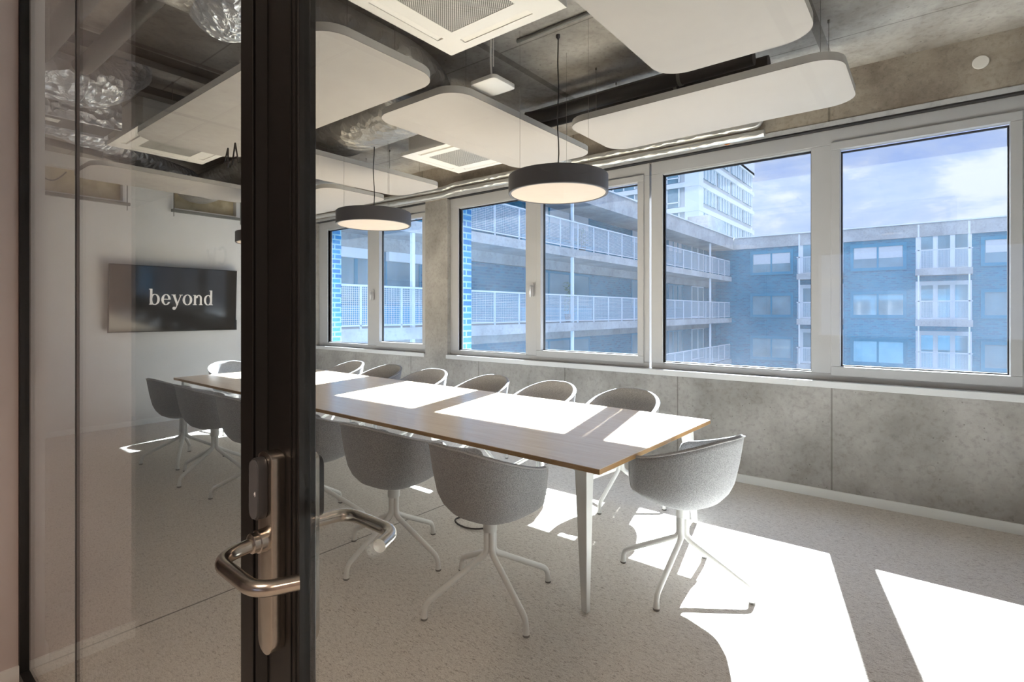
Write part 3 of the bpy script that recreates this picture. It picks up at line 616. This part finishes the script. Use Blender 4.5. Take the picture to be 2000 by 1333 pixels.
# high contrast serif lettering, x to the right, z up, unit = x-height
def letter_polys():
    P_ = []
    def rect(x0, x1, z0, z1): P_.append([(x0, z0), (x1, z0), (x1, z1), (x0, z1)])
    def bowl(cx, cz, rx, rz, ix, iz, a0=0, a1=360, n=28):
        for k in range(n):
            t0 = math.radians(a0+(a1-a0)*k/n); t1 = math.radians(a0+(a1-a0)*(k+1)/n)
            P_.append([(cx+ix*math.cos(t0), cz+iz*math.sin(t0)), (cx+rx*math.cos(t0), cz+rz*math.sin(t0)), (cx+rx*math.cos(t1), cz+rz*math.sin(t1)), (cx+ix*math.cos(t1), cz+iz*math.sin(t1))])
    x = 0.0
    rect(x+0.08, x+0.28, 0, 1.5); rect(x-0.02, x+0.28, 1.43, 1.5); rect(x-0.0, x+0.12, 0, 0.06); bowl(x+0.50, 0.5, 0.44, 0.53, 0.22, 0.46); x += 1.08   # b
    bowl(x+0.42, 0.5, 0.42, 0.53, 0.20, 0.46, 0, 330); rect(x+0.18, x+0.82, 0.50, 0.57); x += 0.95                                       # e
    P_.append([(x+0.05, 1.0), (x+0.27, 1.0), (x+0.60, 0.05), (x+0.46, -0.12)]); P_.append([(x+0.80, 1.0), (x+0.88, 1.0), (x+0.44, -0.28), (x+0.34, -0.28)])
    rect(x-0.05, x+0.36, 0.94, 1.0); rect(x+0.66, x+1.0, 0.94, 1.0); bowl(x+0.22, -0.34, 0.16, 0.15, 0.0, 0.0); P_.append([(x+0.34, -0.28), (x+0.44, -0.28), (x+0.30, -0.48), (x+0.2, -0.49)]); x += 1.0    # y
    bowl(x+0.45, 0.5, 0.46, 0.53, 0.23, 0.47); x += 1.0                                                                                # o
    rect(x+0.08, x+0.28, 0, 1.0); rect(x-0.02, x+0.28, 0.94, 1.0); rect(x-0.02, x+0.38, 0, 0.06); bowl(x+0.54, 0.66, 0.31, 0.36, 0.11, 0.28, 0, 175); rect(x+0.65, x+0.85, 0, 0.68); rect(x+0.55, x+0.95, 0, 0.06); x += 1.05   # n
    bowl(x+0.42, 0.5, 0.42, 0.53, 0.20, 0.46); rect(x+0.62, x+0.82, 0, 1.5); rect(x+0.52, x+0.82, 1.43, 1.5); rect(x+0.8, x+0.92, 0, 0.06); x += 0.92     # d
    return P_, x
polys, wid = letter_polys(); sc_ = 0.80/wid; zb = 1.60; lt = MB(); x0_ = 2.56
for pl in polys:
    A = []; B = []
    for px_, pz in pl:
        X_, Z_ = x0_ + px_*sc_, zb + pz*sc_*1.05; A.append((X_, tilt(Z_)-0.003, Z_)); B.append((X_, tilt(Z_)-0.0045, Z_))
    lt.loft(A, B)
add('lettering', lt, M['letter'], tv)

# ------------------------------------------------------------ acoustic panels
def acoustic(x0, x1, y0, y1, label, z=2.93, th=0.048, wires=None):
    t = thing('acoustic_panel', ((x0+x1)/2, (y0+y1)/2, z), label, 'ceiling panel', 'suspended acoustic panels')
    poly = rrect(x0, x1, y0, y1, 0.17, 10)
    add('face', MB().prism(poly, z, z+0.004), M['panel'], t)
    add('core', MB().prism(rrect(x0, x1, y0, y1, 0.17, 10), z+0.004, z+th), M['panel_edge'], t, smooth='auto')
    for xx_ in (x0+0.25, x1-0.25):
        for yy_ in (y0+0.14, y1-0.14): add('hanger', MB().tube([(xx_, yy_, z+th), (xx_, yy_, ZC)], 0.0018, 6).tube([(xx_, yy_, ZC-0.02), (xx_, yy_, ZC)], 0.008, 8), M['wire'], t)
acoustic(1.48, 2.31, 2.37, 5.10, 'long white acoustic panel crossing behind the black door frame')
acoustic(2.44, 4.24, 2.38, 3.23, 'white acoustic panel above the middle of the table, behind the near round lamp')
acoustic(1.30, 3.13, 0.45, 1.28, 'white acoustic panel largest at the top edge, right of the near air unit')
acoustic(3.44, 4.28, 0.38, 2.20, 'white acoustic panel parallel to the windows, right of the black pipes')
acoustic(2.48, 4.30, 4.37, 5.17, 'white acoustic panel above the cord of the second lamp')
acoustic(3.45, 4.33, 5.38, 7.18, 'white acoustic panel smallest, parallel to the windows near the far wall')
acoustic(1.52, 3.30, 6.30, 7.12, 'white acoustic panel above the wall screen, in front of the white wall')

# ------------------------------------------------------------ ceiling air units
def cassette(x0, y0, s, z, label, flap_sides):
    x1, y1 = x0+s, y0+s
    t = thing('ceiling_air_unit', ((x0+x1)/2, (y0+y1)/2, z), label, 'air conditioner', 'cassette air units under the ceiling')
    add('body', MB().box(x0+0.05, x1-0.05, y0+0.05, y1-0.05, z+0.03, ZC-0.06), M['whiteplastic'], t, bevel=0.004)
    g = 0.19
    fr = MB()
    fr.loft([(x0, y0, z+0.022), (x1, y0, z+0.022), (x1, y1, z+0.022), (x0, y1, z+0.022)], [(x0, y0, z+0.034), (x1, y0, z+0.034), (x1, y1, z+0.034), (x0, y1, z+0.034)])
    def bar(a, b, c, d): fr.box(a, b, c, d, z, z+0.024)
    bar(x0, x1, y0, y0+0.06); bar(x0, x1, y1-0.06, y1); bar(x0, x0+0.06, y0+0.06, y1-0.06); bar(x1-0.06, x1, y0+0.06, y1-0.06)
    i0 = 0.105
    bar(x0+i0, x1-i0, y0+i0, y0+g); bar(x0+i0, x1-i0, y1-g, y1-i0); bar(x0+i0, x0+g, y0+g, y1-g); bar(x1-g, x1-i0, y0+g, y1-g)
    for cx_ in ((x0+0.06, x0+0.17), (x1-0.17, x1-0.06)):
        for cy_ in ((y0+0.06, y0+i0), (y1-i0, y1-0.06)): bar(cx_[0], cx_[1], cy_[0], cy_[1])
    for cy_ in ((y0+i0, y0+0.17), (y1-0.17, y1-i0)): bar(x0+0.06, x0+i0, *cy_); bar(x1-i0, x1-0.06, *cy_)
    add('face_frame', fr, M['ac'], t)
    for q, (a, b, c, d) in enumerate(((x0+0.17, x1-0.17, y0+0.06, y0+i0), (x0+0.17, x1-0.17, y1-i0, y1-0.06), (x0+0.06, x0+i0, y0+0.17, y1-0.17), (x1-i0, x1-0.06, y0+0.17, y1-0.17))):
        add('air_slot', MB().box(a, b, c, d, z+0.016, z+0.0225), M['acdark'], t)
        if q < 2: yv = c if q == 0 else d; inn = c+0.045 if q == 0 else d-0.045; A = [(a, yv, z+0.004), (b, yv, z+0.004), (b, inn, z+0.014), (a, inn, z+0.014)]
        else: xv = a if q == 2 else b; inn = a+0.045 if q == 2 else b-0.045; A = [(xv, c, z+0.004), (xv, d, z+0.004), (inn, d, z+0.014), (inn, c, z+0.014)]
        add('louvre_flap', MB().loft(A, [(p[0], p[1], p[2]+0.003) for p in A]), M['ac'], t)
    add('intake_grille', MB().loft([(x0+g, y0+g, z+0.002), (x1-g, y0+g, z+0.002), (x1-g, y1-g, z+0.002), (x0+g, y1-g, z+0.002)], [(x0+g+0.03, y0+g+0.03, z+0.018), (x1-g-0.03, y0+g+0.03, z+0.018), (x1-g-0.03, y1-g-0.03, z+0.018), (x0+g+0.03, y1-g-0.03, z+0.018)]), M['acgrille'], t)
cassette(1.475, 1.45, 0.82, 3.05, 'white square air unit largest, at the top edge of the view', 0)
cassette(3.47, 3.31, 0.82, 3.05, 'white square air unit behind the middle acoustic panel, near the windows', 0)
cassette(1.55, 5.18, 0.82, 3.05, 'white square air unit seen through the fixed glass at left', 0)

# ------------------------------------------------------------ round pendant lamps
def pendant(x, y, label, first=None):
    if first is not None: return dup(first, (x, y, 2.315), None, label)
    z = 2.315; t = thing('pendant_lamp', (x, y, z), label, 'pendant lamp', 'round pendants above the table'); R_ = 0.343; H_ = 0.125
    add('lamp_ring', MB().lathe([(R_-0.018, 0.006), (R_-0.016, 0.0), (R_-0.003, 0.0), (R_, 0.004), (R_, H_-0.006), (R_-0.006, H_), (0.06, H_+0.004)], (x, y, z), 72), M['lampshade'], t, smooth='auto')
    add('diffuser', MB().lathe([(R_-0.019, 0.010), (R_-0.019, 0.003), (0.2, 0.001), (0.01, 0.0005)], (x, y, z), 64), M['lampdisc'], t, smooth='auto')
    add('canopy', MB().lathe([(0.014, 0), (0.014, -0.02), (0.006, -0.03)], (x, y, ZC), 14), M['lampshade'], t, smooth='auto')
    add('cord', MB().tube([(x+0.004*math.sin(k*0.9), y+0.004*math.cos(k*1.3), z+H_ + (ZC-0.03-z-H_)*k/12) for k in range(13)], 0.0042, 8), M['cord'], t, smooth=True)
    for q in range(3):
        a = 0.35 + q*2*PI/3; add('suspension_wire', MB().tube([(x+0.27*math.cos(a), y+0.27*math.sin(a), z+H_-0.003), (x+0.27*math.cos(a), y+0.27*math.sin(a), ZC)], 0.0011, 5), M['wire'], t)
    return t
pl = pendant(3.085, 2.02, 'round charcoal pendant nearest the camera, right one of the two in full view')
pendant(3.125, 4.11, 'round charcoal pendant over the table middle, smaller and left of the nearest', pl)
pendant(3.17, 6.20, 'round charcoal pendant furthest away, mostly hidden behind the black door stile', pl)

# ------------------------------------------------------------ ducts, pipes and small ceiling gear
add('air_duct', MB().tube(fillet([(0.62, 2.93, 3.22), (2.55, 2.93, 3.22), (3.02, 3.35, 3.21), (3.17, 8.2, 3.21)], 0.35, 10), 0.19, 28, sx=1.45, sz=0.85), M['foil_dull'], smooth='auto', label='wide dull foil air duct running between the acoustic panels', cat='air duct')
def foil_duct(pts, r, label, rr=0.2, sx=1, sz=1):
    p = fillet(pts, rr, 8); q = []
    for a, b in zip(p, p[1:]):
        for k in range(4): q.append(a.lerp(b, k/4))
    q.append(p[-1]); rs = [r*(1+random.uniform(-0.03, 0.03)) for _ in q]
    add('flexible_duct', MB().tube(q, rs, 24, sx=sx, sz=sz), M['foil'], smooth='auto', label=label, cat='air duct', group='foil wrapped flexible ducts')
foil_duct([(1.20, 2.62, 3.42), (1.24, 2.70, 3.16), (1.30, 3.02, 3.13), (1.34, 3.16, 3.42)], 0.185, 'big crumpled foil duct bend at the top left above the fixed glass', 0.25)
foil_duct([(0.56, 4.80, 3.17), (1.20, 4.86, 3.16), (1.40, 4.90, 3.40)], 0.20, 'crumpled foil duct running out of the left wall, upper left', 0.2, 1.2, 0.8)
foil_duct([(0.80, 5.80, 3.12), (1.30, 5.86, 3.10), (1.50, 6.3, 3.14), (2.7, 7.3, 3.18), (2.74, 7.6, 3.20)], 0.13, 'longer creased foil duct above the panel near the far wall', 0.3, 1.3, 0.8)
pb = thing('duct_silencer', (1.02, 5.35, 3.0), 'grey sheet metal duct box between foil ducts at upper left', 'duct box')
add('box', MB().box(0.66, 1.42, 5.20, 5.55, 3.00, 3.26), M['darkmetal'], pb, bevel=0.006); add('flange', MB().box(0.64, 1.44, 5.18, 5.205, 2.98, 3.28), M['foil'], pb, bevel=0.003)
add('flange', MB().box(0.64, 1.44, 5.545, 5.57, 2.98, 3.28), M['foil'], pb, bevel=0.003); add('rating_label', MB().box(0.82, 1.08, 5.33, 5.42, 2.9985, 3.0005), M['whiteplastic'], pb)
def pipe(name, pts, r, mat, label, cat, group=None, rr=0.08, clamps=()):
    t = thing(name, tuple(Vector(pts[0])), label, cat, group)
    add('pipe', MB().tube(fillet(pts, rr, 6), r, 18), mat, t, smooth='auto')
    for c in clamps:
        c = Vector(c); add('clamp', MB().tube([c-Vector((0, 0.012, 0)), c+Vector((0, 0.012, 0))], r+0.006, 18).tube([c+Vector((0, 0, r)), Vector((c.x, c.y, ZC))], 0.005, 6), M['tray'], t, smooth='auto')
    return t
gl = 'grey drain pipes under the ceiling by the partition'
pipe('drain_pipe', [(0.82, 1.2, 3.20), (0.82, 5.6, 3.20), (0.82, 5.9, 3.0), (0.82, 7.9, 2.98)], 0.062, M['greypipe'], 'dark drain pipe closest to the left wall, top left corner', 'pipe', gl, 0.2, ((0.82, 5.1, 3.20),))
pipe('drain_pipe', [(1.06, 1.2, 3.22), (1.06, 4.6, 3.20), (0.86, 5.45, 3.16)], 0.055, M['greypipe'], 'dark drain pipe joining the left one in a Y shape', 'pipe', gl, 0.2, ((1.06, 3.3, 3.215),))
pipe('drain_pipe', [(0.60, 6.0, 3.02), (0.95, 6.1, 3.02), (1.55, 6.15, 2.99)], 0.03, M['greypipe'], 'thin dark pipe crossing below the foil duct at left', 'pipe', gl, 0.1)
for y0_, z0_, lb in ((4.30, 3.27, 'dark cable tray in front, crossing behind the drain pipes'), (5.02, 3.29, 'dark cable tray further back, above the third air unit')):
    t = thing('cable_tray', (1.5, y0_, z0_), lb, 'cable tray', 'cable trays near the fixed glass')
    add('tray', MB().box(0.56, 2.6, y0_, y0_+0.12, z0_, z0_+0.012).box(0.56, 2.6, y0_, y0_+0.006, z0_, z0_+0.06).box(0.56, 2.6, y0_+0.114, y0_+0.12, z0_, z0_+0.06), M['darkmetal'], t)
    for x in (0.8, 2.4): add('hanger', MB().box(x, x+0.03, y0_+0.05, y0_+0.055, z0_+0.01, ZC), M['tray'], t)
bl = 'black insulated pipes beside the panel by the windows'
pipe('insulated_pipe', [(3.78, 0.92, 3.20), (3.78, 2.62, 3.20), (3.74, 2.78, 3.20)], 0.052, M['blackpipe'], 'black insulated pipe closer to the camera, above the window panel', 'pipe', bl, 0.08, ((3.78, 1.42, 3.20),))
pipe('insulated_pipe', [(3.93, 0.86, 3.20), (3.93, 2.75, 3.20)], 0.052, M['blackpipe'], 'black insulated pipe closer to the windows', 'pipe', bl, 0.08, ((3.93, 1.50, 3.20),))
pipe('insulated_pipe', [(2.70, 5.3, 3.27), (2.70, 6.2, 3.27)], 0.04, M['blackpipe'], 'short black pipe seen between the far acoustic panels', 'pipe', bl)
add('ceiling_channel', MB().box(3.99, 4.06, 0.98, 2.9, 3.29, 3.37), M['tray'], label='pale grey steel channel along the black pipes', cat='channel', bevel=0.004)
vv = thing('pipe_valve', (3.76, 2.84, 3.12), 'brass and black valve group at the end of the black pipes', 'valve')
add('brass_body', MB().lathe([(0.018, -0.02), (0.03, 0.0), (0.026, 0.06), (0.034, 0.07), (0.034, 0.10), (0.02, 0.12)], (3.70, 2.84, 3.12), 16), M['brass'], vv, smooth='auto')
add('actuator', MB().lathe([(0.034, -0.05), (0.036, 0.0), (0.036, 0.04), (0.028, 0.055)], (3.80, 2.76, 3.10), 20), M['blackpipe'], vv, smooth='auto')
add('red_ring', MB().lathe([(0.038, 0), (0.038, 0.01)], (3.80, 2.76, 3.052), 20), M['red'], vv, smooth='auto')
add('white_cap', MB().lathe([(0.03, -0.07), (0.034, -0.05), (0.034, 0.04)], (3.73, 2.88, 3.10), 20), M['whiteplastic'], vv, smooth='auto')
add('connecting_pipe', MB().tube([(3.70, 2.84, 3.19), (3.76, 2.80, 3.19), (3.93, 2.78, 3.19)], 0.02, 12), M['brass'], vv, smooth='auto')
sg = 'foil wrapped heating pipes along the beam'
pipe('heating_pipe', [(4.87, 1.14, 3.22), (4.87, 1.14, 3.10), (4.87, 4.75, 3.125), (4.87, 4.95, 3.10), (4.87, 7.95, 3.14)], 0.031, M['pipe_foil'], 'upper foil wrapped pipe above the windows', 'pipe', sg, 0.05)
pipe('heating_pipe', [(4.865, 1.10, 3.02), (4.865, 4.75, 3.045), (4.865, 4.95, 3.02), (4.865, 7.95, 3.06)], 0.031, M['pipe_foil'], 'lower foil wrapped pipe above the windows', 'pipe', sg, 0.05)
pipe('heating_pipe', [(3.98, 2.92, 3.18), (4.45, 3.02, 3.16), (4.6, 3.04, 3.12), (4.87, 3.04, 3.12)], 0.045, M['pipe_foil'], 'short crinkled foil branch pipe between two acoustic panels', 'pipe', sg, 0.08)
pipe('conduit', [(2.96, 1.4, 3.405), (2.96, 2.28, 3.405)], 0.012, M['tray'], 'thin steel conduit on the ceiling near the access point', 'conduit')
ap = thing('access_point', (2.70, 2.29, 3.0), 'small white square box hanging from a rod near the middle acoustic panel', 'access point')
add('housing', MB().prism(rrect(2.59, 2.82, 2.18, 2.40, 0.03, 5), 3.0, 3.028), M['whiteplastic'], ap, bevel=0.004, smooth='auto'); add('mount_plate', MB().box(2.64, 2.77, 2.23, 2.35, 3.028, 3.04), M['tray'], ap)
add('hanging_rod', MB().tube(fillet([(2.66, 2.27, ZC), (2.66, 2.27, 3.12), (2.70, 2.29, 3.038)], 0.04), 0.006, 8).tube([(2.675, 2.26, ZC), (2.675, 2.26, 3.12)], 0.004, 6), M['whiteplastic'], ap, smooth='auto')
add('status_light', MB().lathe([(0.004, 0), (0.004, -0.001)], (2.80, 2.21, 3.0), 10), M['letter'], ap)
cc = [(2.85+0.16*math.cos(a), 2.54+0.16*math.sin(a)+0.02*math.sin(3*a), 0.008+0.006*math.sin(2*a)**2) for a in [2*PI*k/40 for k in range(37)]]
add('cable_coil', MB().tube(cc, 0.006, 8), M['cord'], smooth=True, label='loose loop of black cable on the carpet under the table', cat='cable')

# ------------------------------------------------------------ outside: gallery building along the left, blue brick block, tower
GY = 11.2; WY = 12.9; BX = 40.0; GX = 39.85; DZ = (4.03, 1.08, -1.87)
gb = thing('gallery_building', (22, GY, -8), 'long blue brick building with open galleries and mesh railings, left beyond the windows', 'building')
add('wall', MB().box(5.4, GX, WY, WY+0.3, -8, 6.7), M['bluebrick2'], gb)
add('parapet', MB().box(5.4, GX, GY-0.1, WY+0.6, 6.0, 6.8), M['outconc'], gb); add('roof_edge', MB().box(5.4, GX, GY-0.16, GY+0.1, 6.8, 6.86), M['whiteout'], gb)
for i, z in enumerate(DZ):
    add('gallery_deck', MB().box(5.4, GX, GY, WY, z-0.33, z), M['outconc'], gb)
    add('ceiling_beam', MB().box(5.4, GX, WY-0.25, WY, z-0.72, z-0.33), M['outconc'], gb)
    rl = add('gallery_railing', MB().box(5.4, GX-0.5, GY-0.02, GY+0.03, z+1.06, z+1.11).box(5.4, GX-0.5, GY-0.01, GY+0.02, z+0.06, z+0.10), M['railing'], gb)
    nx = 26; st = (BX-0.5-5.5)/nx
    for k in range(nx):
        add('railing_post', MB().box(5.5+k*st-0.02, 5.5+k*st+0.02, GY-0.01, GY+0.03, z, z+1.06), M['railing'], rl)
    add('mesh_infill', MB().box(5.5, BX-0.5, GY+0.005, GY+0.008, z+0.10, z+1.06), M['mesh'], rl)
for x in (9.9, 18.3, 26.9, 35.4): add('column', MB().box(x-0.05, x+0.05, GY+0.05, GY+0.15, -8, 6.0), M['whiteout'], gb)
def outwin(par, y, x0, x1, z0, z1, nm=2, shutter=False, axis='x', frame='teal', bl_=False):
    # window in a wall facing -y (axis x) or facing -x (axis y)
    def bx(mb, a0, a1, d0, d1, z0, z1): return mb.box(a0, a1, y-d1, y-d0, z0, z1) if axis == 'x' else mb.box(y-d1, y-d0, a0, a1, z0, z1)
    f = MB(); bx(f, x0, x1, 0, 0.06, z0, z0+0.09); bx(f, x0, x1, 0, 0.06, z1-0.09, z1)
    for k in range(nm+1):
        xc = x0 + (x1-x0)*k/nm; a = max(x0, xc-0.05); b = min(x1, xc+0.05); bx(f, a, b, 0, 0.06, z0+0.09, z1-0.09)
    o = add('window', f, M[frame], par)
    add('pane', bx(MB(), x0+0.05, x1-0.05, 0.005, 0.02, z0+0.05, z1-0.05), M['outglass'], o)
    if bl_: add('blind', bx(MB(), x0+0.09, x1-0.09, 0.021, 0.03, z0+(z1-z0)*0.45, z1-0.09), M['blind'], o)
    if shutter: add('shutter_box', bx(MB(), x0, x1, 0.06, 0.22, z1-0.30, z1), M['whiteout'], o)
    return o
for i, z in enumerate(DZ):
    outwin(gb, WY, 8.4, 9.9, z+0.65, z+2.25, 2, shutter=True); outwin(gb, WY, 10.2, 11.6, z+0.65, z+2.25, 1, shutter=True)
    add('spandrel', MB().box(6.2, 11.8, WY-0.05, WY, z+0.05, z+0.62), M['cyan'], gb); add('spandrel', MB().box(17.0, 22.6, WY-0.05, WY, z+0.05, z+0.62), M['cyan'], gb)
    for a, b in ((17.2, 22.4), (27.0, 29.5), (32.2, 34.6)): outwin(gb, WY, a, b, z+0.65, z+2.2, 3, bl_=(i == 0))
    outwin(gb, WY, 36.4, 38.8, z+0.05, z+2.25, 2, frame='whiteout')
bb = thing('blue_brick_block', (BX, 0, -8), 'blue brick block with balconies and grey roof band, facing the windows at right', 'building')
add('wall', MB().box(BX, BX+0.4, -14, WY+0.6, -8, 6.0), M['bluebrick2'], bb)
add('roof_band', MB().box(BX-0.08, BX+0.5, -14, WY+0.7, 5.98, 6.78), M['outconc'], bb); add('roof_edge', MB().box(BX-0.14, BX+0.2, -14, GY-0.16, 6.78, 6.85), M['whiteout'], bb)
for z in DZ:
    for a, b in ((7.35, 9.85), (1.2, 3.85), (-5.2, -2.4), (-11, -8.5)):
        outwin(bb, BX, a, b, z+0.15, z+1.62, 2, axis='y', bl_=(z > 3))
        add('window_surround', MB().box(BX-0.06, BX, a-0.12, a, z+0.05, z+1.72).box(BX-0.06, BX, b, b+0.12, z+0.05, z+1.72).box(BX-0.06, BX, a, b, z+1.62, z+1.72).box(BX-0.06, BX, a, b, z+0.05, z+0.15), M['teal'], bb)
    for a, b in ((-1.9, 0.65), (4.35, 6.85)):
        bal = add('balcony', MB().box(BX-1.1, BX, a, b, z-0.40, z-0.02), M['outconc'], bb)
        add('balcony_backwall', MB().box(BX-0.03, BX-0.005, a, b, z-0.02, z+2.25), M['whiteout'], bal)
        for k in range(3):
            c0 = a+0.18+k*0.78; add('balcony_door', MB().box(BX-0.05, BX-0.03, c0, c0+0.55, z+0.1, z+2.0), M['outglass'], bal)
        add('balcony_rail', MB().box(BX-1.1, BX-1.06, a, b, z+1.02, z+1.08), M['railing'], bal)
        add('balcony_mesh', MB().box(BX-1.09, BX-1.085, a+0.04, b-0.04, z+0.02, z+1.02).box(BX-1.08, BX, a+0.02, a+0.025, z+0.02, z+1.02).box(BX-1.08, BX, b-0.025, b-0.02, z+0.02, z+1.02), M['mesh'], bal)
        for c in (a+0.15, b-0.15): add('balcony_post', MB().box(BX-1.1, BX-1.02, c-0.04, c+0.04, z-0.02, z+2.55), M['whiteout'], bal)
tw = thing('office_tower', (84, 34, -8), 'pale high-rise with rows of narrow windows beyond the gallery building', 'building')
TX0, TX1, TY0, TY1 = 70.0, 97.5, 24.0, 52.0
add('body', MB().box(TX0, TX1, TY0, TY1, -8, 25.0), M['towerpanel'], tw); add('roof_fascia', MB().box(TX0-0.3, TX1+0.3, TY0-0.3, TY1+0.3, 25.0, 27.2), M['whiteout'], tw)
add('corner_pier', MB().box(TX0-0.25, TX0+1.6, TY0-0.25, TY0+1.6, -8, 25), M['whiteout'], tw)
for fl_ in range(6):
    z = 5.9 + 3.3*fl_
    add('floor_band', MB().box(TX0-0.3, TX1+0.2, TY0-0.3, TY1+0.2, z+2.35, z+3.0), M['whiteout'], tw)
    for c in range(4):
        x0 = TX0 + 2.0 + c*6.5
        wn = add('window', MB().box(x0, x0+5.4, TY0-0.1, TY0, z+0.4, z+2.35), M['outglass'], tw)
        mm = MB()
        for k in range(9): mm.box(x0+k*0.66-0.04, x0+k*0.66+(0.28 if k % 2 else 0.08), TY0-0.2, TY0-0.1, z+0.4, z+2.35)
        add('mullion', mm, M['whiteout'], wn)
    for c in range(4):
        y0 = TY0 + 2.4 + c*6.4
        wn = add('window', MB().box(TX0-0.1, TX0, y0, y0+5.2, z-0.2, z+2.3), M['outglass'], tw)
        mm = MB()
        for k in range(4): mm.box(TX0-0.2, TX0-0.1, y0+k*1.7-0.08, y0+k*1.7+0.1, z-0.2, z+2.3)
        mm.box(TX0-0.2, TX0-0.1, y0, y0+5.2, z+0.35, z+0.5)
        add('mullion', mm, M['whiteout'], wn)
add('roof_unit', MB().box(41.5, 45.5, 13.4, 15.0, 6.7, 9.0), M['outconc'], label='grey louvred plant box on the roof in front of the tower', cat='roof unit')
add('courtyard', MB().box(5.4, 200, -90, 90, -8.4, -8), M['ground'], kind='structure', label='paved courtyard far below')
def plant(x, y, z, h, label):
    t = thing('potted_plant', (x, y, z), label, 'plant', 'potted plants on the galleries')
    add('pot', MB().lathe([(0.16, 0), (0.22, 0.35), (0.20, 0.35)], (x, y, z), 16), M['pot'], t, smooth='auto')
    add('stem', MB().tube([(x, y, z+0.3), (x+0.03, y, z+h*0.6)], 0.02, 8), M['pot'], t)
    lf = MB()
    for k in range(160):
        a = random.uniform(0, 2*PI); rr = random.uniform(0.05, 0.45)*(1.1-0.4*random.random()); zz_ = z + 0.45 + random.uniform(0, h-0.45)
        rr *= 1-0.5*(zz_-z)/h; c = Vector((x+rr*math.cos(a), y+rr*math.sin(a), zz_)); d = Vector((math.cos(a), math.sin(a), random.uniform(-0.4, 0.6))).normalized()*random.uniform(0.12, 0.2); s2 = d.cross(Vector((0, 0, 1))).normalized()*0.035
        vs = [lf.bm.verts.new(c+q) for q in (-d*0.5, s2, d*0.5+Vector((0, 0, -0.03)), -s2)]; lf.bm.faces.new(vs)
    add('foliage', lf, M['leaf'], t)
plant(19.2, 12.0, 1.08, 1.7, 'leafy green plant on the lower gallery, behind the railing of the middle window')
plant(26.8, 12.0, 1.08, 1.9, 'leafy green plant on the lower gallery, seen at the left edge of the next window')
plant(20.5, 12.2, 4.03, 1.2, 'small leafy green plant on the upper gallery, above the middle window')
